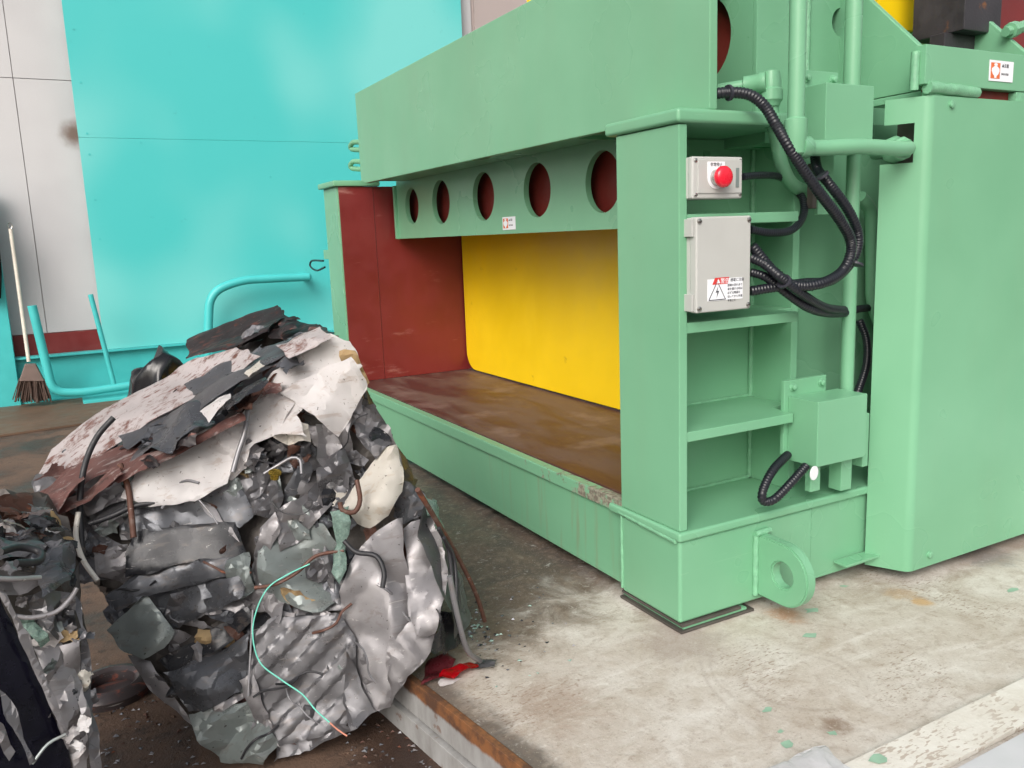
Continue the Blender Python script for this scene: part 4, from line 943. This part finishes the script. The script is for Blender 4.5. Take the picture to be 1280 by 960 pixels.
# silver wing at right
S('silver_panel', [(424, 740), (440, 700), (462, 672), (476, 700), (490, 760), (492, 830), (488, 885), (462, 890), (448, 850), (432, 800)], FP, 'sc_silver', off=.065, amp=.03)
S('silver_panel', [(463, 672), (485, 655), (503, 647), (507, 700), (512, 760), (500, 820), (488, 790), (482, 730)], FP, 'sc_silver', off=.105, amp=.03, tilt=(-.1, .2))
S('silver_panel', [(503, 660), (520, 650), (545, 641), (556, 690), (557, 745), (545, 790), (520, 800), (508, 740)], FP, 'sc_silver', off=.1, amp=.035, tilt=(.1, -.3))
S('silver_panel', [(486, 800), (515, 775), (552, 775), (542, 810), (510, 845), (488, 885), (484, 850)], FP, 'sc_silver', off=.085, amp=.03)
S('crumpled_panel', [(434, 800), (450, 850), (470, 890), (440, 912), (428, 880)], FP, 'sc_grey', off=.07, amp=.03)
S('crumpled_panel', [(500, 600), (520, 610), (548, 640), (505, 655), (490, 645)], FP, 'sc_dark', off=.03, amp=.05)
# right flank
S('flank_panel', [(535, 625), (550, 630), (560, 680), (572, 780), (560, 800), (550, 760)], RP, 'sc_grey', off=.02, amp=.04)
S('flank_panel', [(560, 690), (580, 720), (592, 770), (575, 800), (565, 760)], RP, 'sc_green', off=.02, amp=.03)
S('flank_panel', [(540, 760), (565, 765), (580, 800), (560, 818), (530, 815)], RP, 'sc_black', off=.02, amp=.04)
S('shattered_glass', [(520, 622), (545, 625), (562, 650), (565, 680), (550, 660), (530, 645)], RP, 'sc_glass', off=.03, amp=.04)
S('shattered_glass', [(413, 640), (436, 632), (438, 660), (430, 690), (433, 712), (424, 730), (414, 715), (420, 680)], FP, 'sc_glass', off=.12, amp=.03, puff=.02)
T = lambda *a, **k_: ptube(a[0], B1, *a[1:], **k_)
T('rubber_hose', [(142, 522), (122, 545), (108, 575), (101, 610), (100, 650), (104, 700)], FP, .013, 'rubber', off=.12)
T('rubber_hose', [(150, 580), (160, 610), (164, 640), (167, 672)], FP, .013, 'sc_rust', off=.11)
T('pale_hose', [(98, 640), (95, 670), (104, 700), (122, 726)], FP, .011, 'sc_cream', off=.13)
T('rubber_hose', [(112, 655), (140, 645), (170, 632), (200, 628)], FP, .012, 'rubber', off=.1)
T('bent_pipe', [(310, 512), (306, 540), (298, 565), (291, 590)], FP, .012, 'sc_grey', off=.11)
T('bent_pipe', [(330, 592), (350, 580), (365, 572), (375, 575), (377, 592)], FP, .0075, 'sc_grey', off=.11)
T('hook', [(446, 600), (450, 625), (443, 640), (428, 638), (425, 628)], FP, .011, 'sc_rust', off=.14)
T('cable', [(430, 676), (445, 690), (470, 695), (480, 715), (478, 735)], FP, .011, 'rubber', off=.14)
T('cable', [(318, 735), (345, 730), (372, 715), (395, 695), (430, 688)], FP, .008, 'sc_rust', off=.1)
T('thin_rod', [(195, 630), (225, 622), (240, 618), (262, 640), (272, 655)], FP, .0035, 'sc_grey', off=.1)
T('thin_rod', [(310, 870), (314, 800), (316, 762)], FP, .005, 'sc_grey', off=.095)
T('mint_wire', [(387, 705), (360, 718), (335, 735), (320, 765), (316, 795), (325, 828), (352, 850), (378, 868), (395, 888), (412, 903)], FP, .0032, 'mint', off=.115, sides=8)
T('bare_wire_end', [(412, 903), (422, 912), (434, 920)], FP, .0036, 'copper', off=.112, sides=8)
T('brown_pipe', [(522, 612), (545, 650), (572, 695), (594, 740), (606, 776)], RP, .011, 'sc_rust', off=.07)
T('black_hose', [(548, 660), (560, 685), (565, 720), (570, 770), (580, 800)], RP, .009, 'rubber', off=.07)
T('black_hose', [(555, 672), (568, 700), (572, 760), (578, 800), (586, 818)], RP, .008, 'rubber', off=.08)
T('brown_pipe', [(562, 720), (572, 770), (584, 812), (600, 826)], RP, .012, 'sc_grey', off=.09)
p = fpl((343, 598), FN, FO+FN*.12); lathe('brass_nut', p, (.1, -.3, 1), [(0, .014), (.018, .014), (.019, .021), (.024, .021)], M['brass'], B1, 12)
# smaller torn sheets layered under the big ones
rq = random.Random(41); n_s = 0
while n_s < 150:
    q = (rq.uniform(60, 550), rq.uniform(440, 945))
    if not inpoly(q, FPOLY): continue
    a0 = rq.uniform(0, 6.28); rx, ry = rq.uniform(14, 46), rq.uniform(5, 17); m_ = rq.randrange(5, 8)
    pl_ = []
    for k in range(m_):
        t_ = 2*math.pi*k/m_; u_, v_ = rx*math.cos(t_)*rq.uniform(.75, 1.2), ry*math.sin(t_)*rq.uniform(.7, 1.2)
        pl_.append((q[0]+u_*math.cos(a0)-v_*math.sin(a0), q[1]+u_*math.sin(a0)+v_*math.cos(a0)))
    if not all(inpoly(p_, FPOLY) for p_ in pl_): continue
    sheet('torn_sheet', B1, pl_, FP, rq.choice(['sc_grey', 'sc_dark', 'sc_silver', 'sc_silver', 'sc_grey', 'sc_black', 'sc_green', 'sc_rust']), off=rq.uniform(.02, .055), amp=.024, k=4, sp=.012, tilt=(rq.uniform(-.2, .2), rq.uniform(-.2, .2))); n_s += 1
for k in range(22):
    q = (rq.uniform(80, 540), rq.uniform(480, 930)); pts = [q]; a0 = rq.uniform(0, 6.28)
    for j in range(4):
        a0 += rq.uniform(-.7, .7); pts.append((pts[-1][0]+16*math.cos(a0), pts[-1][1]+16*math.sin(a0)))
    if all(inpoly(p_, FPOLY) for p_ in pts): ptube('wire', B1, pts, FP, rq.uniform(.0025, .007), rq.choice(['rubber', 'sc_grey', 'sc_rust', 'rubber']), offs=[rq.uniform(.07, .105) for _ in pts], sides=7)
# shards wedged between the panels
rng = random.Random(77); n_s = 0
pal = ['sc_grey']*5+['sc_dark']*5+['sc_silver']*5+['sc_black']*2+['sc_green']*2+['sc_rust']*2+['sc_white', 'sc_cream', 'tan', 'sc_pink']
while n_s < 34:
    q = (rng.uniform(45, 560), rng.uniform(420, 958))
    if not inpoly(q, FPOLY): continue
    dk = 1 if (310 < q[0] < 450 and 540 < q[1] < 700) or (60 < q[0] < 180 and 600 < q[1] < 760) else .35
    if rng.random() > dk: continue
    shard(B1, fpl(q, FN, FO+FN*rng.uniform(.0, .045)), FN, rng.uniform(.05, .12), rng.choice(pal), rng, .5); n_s += 1
TPOLY = [(48, 630), (60, 562), (238, 452), (345, 385), (425, 420), (310, 510), (160, 596)]
pt = ['sc_rust', 'sc_pink', 'sc_whiterust', 'sc_grey', 'sc_dark', 'sc_rustdark', 'sc_white', 'sc_black']; n_s = 0
while n_s < 40:
    q = (rng.uniform(45, 425), rng.uniform(380, 630))
    if inpoly(q, TPOLY): shard(B1, fpl(q, TN, R1+TN*rng.uniform(.01, .05)), TN, rng.uniform(.05, .11), rng.choice(pt), rng, .3); n_s += 1

# torn sheets over the sides that face away from the yard camera
FV = [fpl(p_, *FP) for p_ in FPOLY]; dR = DT+Vector((.22, 0, -.03)); dL = DT+Vector((.16, 0, -.03))
SIL = [(42, 590), (240, 455), (345, 384), (425, 422), (462, 485), (508, 590), (555, 640), (590, 720), (604, 775), (560, 828), (482, 886), (270, 955), (152, 815), (48, 650)]
def pix(p_): v_ = ROT.transposed() @ (p_-EYE); return (CX-v_.x/v_.z*F, CY+v_.y/v_.z*F)
jobs = [(FV[3], FV[4], DT.lerp(dR, .5), Vector((1, -.1, .1)), 40), (FV[4], FV[5], dR, Vector((1, -.1, .1)), 60), (FV[5], FV[6], dR, Vector((1, -.1, .5)), 40), (FV[6], FV[7], dR, Vector((1, -.1, .1)), 50), (FV[7], FV[8], dR, Vector((1, -.1, -.1)), 7),
        (FV[12], FV[0], dL, Vector((-1, 0, 0)), 9), (FV[11], FV[12], dL, Vector((-1, 0, 0)), 9), (L1+DT, R1+DT, Vector((0, 0, -.9)), Vector((0, 1, 0)), 40)]
for (A_, B_, D_, out, cnt) in jobs:
    n0 = (B_-A_).cross(D_).normalized(); n0 = n0 if n0.dot(out) > 0 else -n0; e1 = (B_-A_).normalized(); e2 = n0.cross(e1)
    for k in range(cnt):
        c_ = A_+(B_-A_)*rq.uniform(.08, .92)+D_*rq.uniform(.3, .92)+n0*rq.uniform(-.01, .02)
        if c_.z < -.05: continue
        a0 = rq.uniform(0, 6.28); rx, ry = rq.uniform(.06, .13), rq.uniform(.04, .08)
        pl_ = [c_+e1*(rx*math.cos(t_)*rq.uniform(.75, 1.2)*math.cos(a0)-ry*math.sin(t_)*math.sin(a0))+e2*(rx*math.cos(t_)*math.sin(a0)+ry*math.sin(t_)*rq.uniform(.7, 1.2)*math.cos(a0)) for t_ in [2*math.pi*j/6 for j in range(6)]]
        if not all(inpoly(pix(c_+(p_-c_)*1.05+n0*.02), SIL) for p_ in pl_): continue
        sheet('torn_sheet', B1, pl_, (n0, c_), rq.choice(['sc_grey', 'sc_dark', 'sc_silver', 'sc_grey', 'sc_black', 'sc_green', 'sc_rust', 'sc_white']), amp=.025, k=3, sp=.016, tilt=(rq.uniform(-.3, .3), rq.uniform(-.3, .3)))

# ---- second bale, lower left corner
B2N = Vector((.25, -1, .3)).normalized(); B2O = fy((120, 850), 2.25); BP2 = (B2N, B2O)
g0 = fz((118, 980), -.2)
B2 = new_empty('crushed_car_bale', (-.3, 2.5, -.2), 'crushed car bale with a scuffed navy panel on its face', 'scrap bale')
P2 = [(-160, 690), (60, 700), (96, 745), (116, 830), (122, 1010), (118, 1180), (-160, 1180)]
q0 = fpl((96, 745), *BP2); q1 = fy((92, 650), q0.y+.55); D2 = q1-q0
core('compacted_core', B2, P2, BP2, D2, 11)
e0 = fpl((-160, 690), *BP2); T2N = (q0-e0).cross(D2).normalized(); T2N = T2N if T2N.z > 0 else -T2N; TP2 = (T2N, q0)
S2 = lambda *a, **k_: sheet(a[0], B2, a[1], a[2], a[3], **k_)
S2('navy_panel', [(-60, 700), (0, 745), (14, 775), (50, 850), (88, 940), (95, 1000), (40, 1030), (-60, 1030)], BP2, 'sc_navy', off=.07, amp=.008, rag=.003)
S2('torn_strip', [(-4, 738), (8, 742), (30, 785), (56, 842), (94, 930), (86, 938), (48, 850), (22, 790)], BP2, 'sc_silver', off=.105, amp=.004, rag=.004)
S2('torn_strip', [(0, 862), (8, 868), (28, 912), (44, 950), (36, 956), (16, 910)], BP2, 'sc_grey', off=.105, amp=.006)
S2('torn_strip', [(-4, 900), (4, 905), (20, 940), (12, 952), (0, 930)], BP2, 'sc_silver', off=.105, amp=.01)
S2('silver_panel', [(40, 760), (62, 790), (84, 815), (100, 850), (112, 940), (114, 1010), (92, 960), (66, 880), (48, 820)], BP2, 'sc_silver', off=.055, amp=.035, ribs=(60, .012, .4))
S2('silver_panel', [(76, 808), (100, 798), (106, 850), (112, 900), (104, 900), (92, 860)], BP2, 'sc_silver', off=.07, amp=.03)
S2('crumpled_panel', [(100, 745), (110, 790), (118, 880), (122, 970), (112, 960), (104, 850)], BP2, 'sc_grey', off=.05, amp=.02)
S2('crumpled_panel', [(30, 745), (60, 735), (96, 745), (100, 790), (70, 800), (44, 780)], BP2, 'sc_grey', off=.045, amp=.05)
S2('crumpled_panel', [(20, 775), (40, 770), (60, 800), (50, 810)], BP2, 'sc_glass', off=.06, amp=.04)
S2('torn_strip', [(-20, 690), (40, 680), (80, 690), (90, 720), (40, 730), (-20, 730)], TP2, 'sc_silver', off=.03, amp=.04)
S2('torn_strip', [(-20, 650), (30, 640), (60, 660), (40, 690), (-20, 690)], TP2, 'sc_dark', off=.05, amp=.05)
S2('torn_strip', [(-20, 665), (20, 655), (55, 660), (60, 690), (30, 700), (-20, 700)], TP2, 'sc_grey', off=.07, amp=.03, ribs=(90, .008, 0))
S2('torn_strip', [(40, 700), (70, 690), (92, 700), (86, 730), (56, 740)], TP2, 'sc_dark', off=.07, amp=.04, puff=.03)
S2('torn_strip', [(-10, 620), (40, 612), (50, 640), (0, 655)], TP2, 'sc_rust', off=.06, amp=.05)
ptube('chrome_rod', B2, [(-10, 723), (20, 724), (50, 722)], TP2, .008, 'sc_silver', off=.1)
ptube('bent_pipe', B2, [(18, 770), (40, 772), (70, 765), (88, 748), (96, 735)], BP2, .008, 'sc_silver', off=.1)
ptube('cable', B2, [(40, 955), (60, 930), (82, 918)], BP2, .005, 'sc_green', off=.11)
ptube('rubber_hose', B2, [(0, 690), (25, 684), (50, 690), (48, 702), (20, 704)], TP2, .012, 'rubber', off=.11)
for q in ((88, 918), (96, 932), (105, 905)): shard(B2, fpl(q, B2N, B2O+B2N*.1), B2N, .035, 'sc_white', rng)
P2v = [(0, 720), (60, 715), (98, 745), (116, 830), (120, 958), (85, 930), (45, 840), (12, 760)]; n_s = 0
while n_s < 22:
    q = (rng.uniform(0, 120), rng.uniform(715, 958))
    if inpoly(q, P2v): shard(B2, fpl(q, B2N, B2O+B2N*rng.uniform(.02, .07)), B2N, rng.uniform(.025, .055), rng.choice(pal), rng); n_s += 1
n_s = 0
while n_s < 50:
    q = (rng.uniform(-30, 100), rng.uniform(630, 740))
    if inpoly(q, [(-30, 640), (30, 620), (92, 650), (98, 745), (60, 715), (-30, 715)]): shard(B2, fpl(q, T2N, q0+T2N*rng.uniform(.03, .09)), T2N, rng.uniform(.03, .08), rng.choice(pal+pt), rng); n_s += 1

# ---- rusty scrap heap further back on the left
B3 = new_empty('scrap_heap', fz((20, 690), -.2), 'low heap of rusty torn metal behind the navy panelled bale', 'scrap heap')
H3 = fz((10, 690), -.2); NU = Vector((0, -.5, 1)).normalized()
P3 = [(-60, 640), (20, 625), (48, 640), (80, 670), (92, 720), (-60, 720)]
HP = (NU, H3+NU*.12); core('compacted_core', B3, P3, HP, Vector((0, .3, -.25)), 21)
for pl_, m_ in (([(-20, 640), (30, 630), (46, 645), (20, 660), (-20, 665)], 'sc_rust'), ([(0, 655), (40, 648), (56, 665), (30, 680), (0, 678)], 'sc_pink'), ([(-20, 670), (30, 668), (62, 680), (40, 700), (-20, 700)], 'sc_grey')):
    sheet('torn_strip', B3, pl_, HP, m_, off=.04, amp=.05)
for k in range(30):
    q = (rng.uniform(-30, 80), rng.uniform(635, 700)); shard(B3, fpl(q, NU, HP[1]+NU*rng.uniform(.01, .07)), NU, rng.uniform(.05, .12), rng.choice(pt), rng)

# ---- loose things on the ground
rg = fz((140, 866), -.2)
lathe('wheel_ring', (rg.x, rg.y, -.2), (0, 0, 1), [(0, .10), (0, .135), (.03, .142), (.05, .125), (.055, .1), (.045, .085), (.02, .08), (.004, .085)], M['sc_rustdark'], None, 32)
tag(bpy.data.objects['wheel_ring'], 'rusty ring lying on the oily ground between the two bales', 'ring')
def loose(name, poly, z, mat, label, cat, amp=.015, group=None, off=.0):
    par = new_empty(name+'_tmp', (0, 0, 0), '', '')
    o = sheet(name, par, poly, (Vector((0, 0, 1)), Vector((0, 0, z))), mat, off=off+amp*.9+.012, amp=amp, sp=.008, rag=.004)
    o.parent = None; o.location = WL[o.name]; bpy.data.objects.remove(par)
    mz = min((o.matrix_basis @ v.co).z for v in o.data.vertices); o.location.z += z-mz+.001
    return tag(o, label, cat, group)
loose('tail_lamp_shard', [(548, 842), (568, 826), (590, 818), (598, 828), (580, 836), (560, 846)], 0, 'lens', 'bright red broken lamp lens shard on the pad edge', 'lens shard', .02)
loose('plastic_film', [(526, 850), (532, 822), (556, 812), (570, 822), (552, 842)], 0, 'maroon', 'dull maroon scrap of plastic lying beside the red lens shard', 'plastic scrap', .02)
loose('metal_sliver', [(548, 848), (562, 842), (578, 842), (566, 850), (550, 853)], 0, 'sc_white', 'thin white metal sliver lying at the rusty pad edge', 'metal sliver', .006)
loose('metal_scrap', [(585, 826), (600, 820), (622, 824), (618, 832), (598, 832)], 0, 'sc_grey', 'small grey metal scrap lying beyond the red lens shard', 'metal scrap', .01)
loose('clear_film', [(925, 962), (945, 950), (985, 946), (1032, 928), (1050, 945), (1070, 958), (1072, 985), (920, 985)], 0, 'film', 'crinkled clear plastic film lying on the concrete near the beige strip', 'plastic film', .03)
# black rubbish bag
bc = fz((205, 493), -.2)
bm = bmesh.new(); bmesh.ops.create_icosphere(bm, subdivisions=5, radius=1)
a, b = fy((165, 470), 6.3), fy((250, 470), 6.3); zt = fy((172, 430), 6.3).z
for v in bm.verts:
    d = v.co.copy(); r_ = 1+.3*(1-2*abs(noise.noise(d*1.1+Vector((4, 1, 2)))))+.07*noise.noise(d*3.3)
    v.co = Vector(((a.x+b.x)/2+d.x*r_*.22, 6.5+d.y*r_*.25, -.2+max(0, (d.z*r_+.85))*(zt+.2)/2.25))
bag = tag(bm_obj('rubbish_bag', bm, M['blackbag'], smooth=60), 'shiny black plastic rubbish bag lying behind the leaning bale', 'bag')
# fragments strewn about
def frags(name, n, area, z, mats, seed, parent=None):
    rg_ = random.Random(seed); bm = bmesh.new()
    for _ in range(n):
        q = area(rg_); c = fz(q, z); s_ = rg_.uniform(.003, .011); an = rg_.uniform(0, 6.28)
        pts = [c+Vector((math.cos(an+k*2.1+rg_.uniform(-.5, .5))*s_, math.sin(an+k*2.1)*s_*rg_.uniform(.5, 1.2), .002)) for k in range(3)]
        ap = c+Vector((0, 0, s_*rg_.uniform(.3, .9)))
        v = [bm.verts.new(p) for p in pts]+[bm.verts.new(ap)]; mi = rg_.randrange(len(mats))
        for f in ((0, 1, 3), (1, 2, 3), (2, 0, 3), (0, 2, 1)): bm.faces.new([v[i] for i in f]).material_index = mi
    me = bpy.data.meshes.new(name); bm.to_mesh(me); bm.free()
    for m_ in mats: me.materials.append(M[m_])
    o = link(name, me, None); o['kind'] = 'stuff'; return o
o = frags('metal_crumbs', 420, lambda g: (g.choice((g.uniform(120, 270), g.uniform(430, 540))), g.uniform(830, 960)), -.2, ['sc_silver', 'sc_dark', 'soil', 'soil', 'sc_grey', 'sc_rust'], 3)
tag(o, 'fine crumbs of metal and dirt on the oily lower ground', 'crumbs')
o = frags('glass_crumbs', 130, lambda g: ((lambda r_, a_: (585+r_*1.3*math.cos(a_), 790+r_*.9*math.sin(a_)))(abs(g.gauss(0, 45)), g.uniform(-1.6, 1.3))), 0, ['sc_silver', 'sc_dark', 'sc_black', 'sc_glass'], 4)
tag(o, 'small dark and glinting crumbs strewn on the pad beside the bale', 'crumbs')
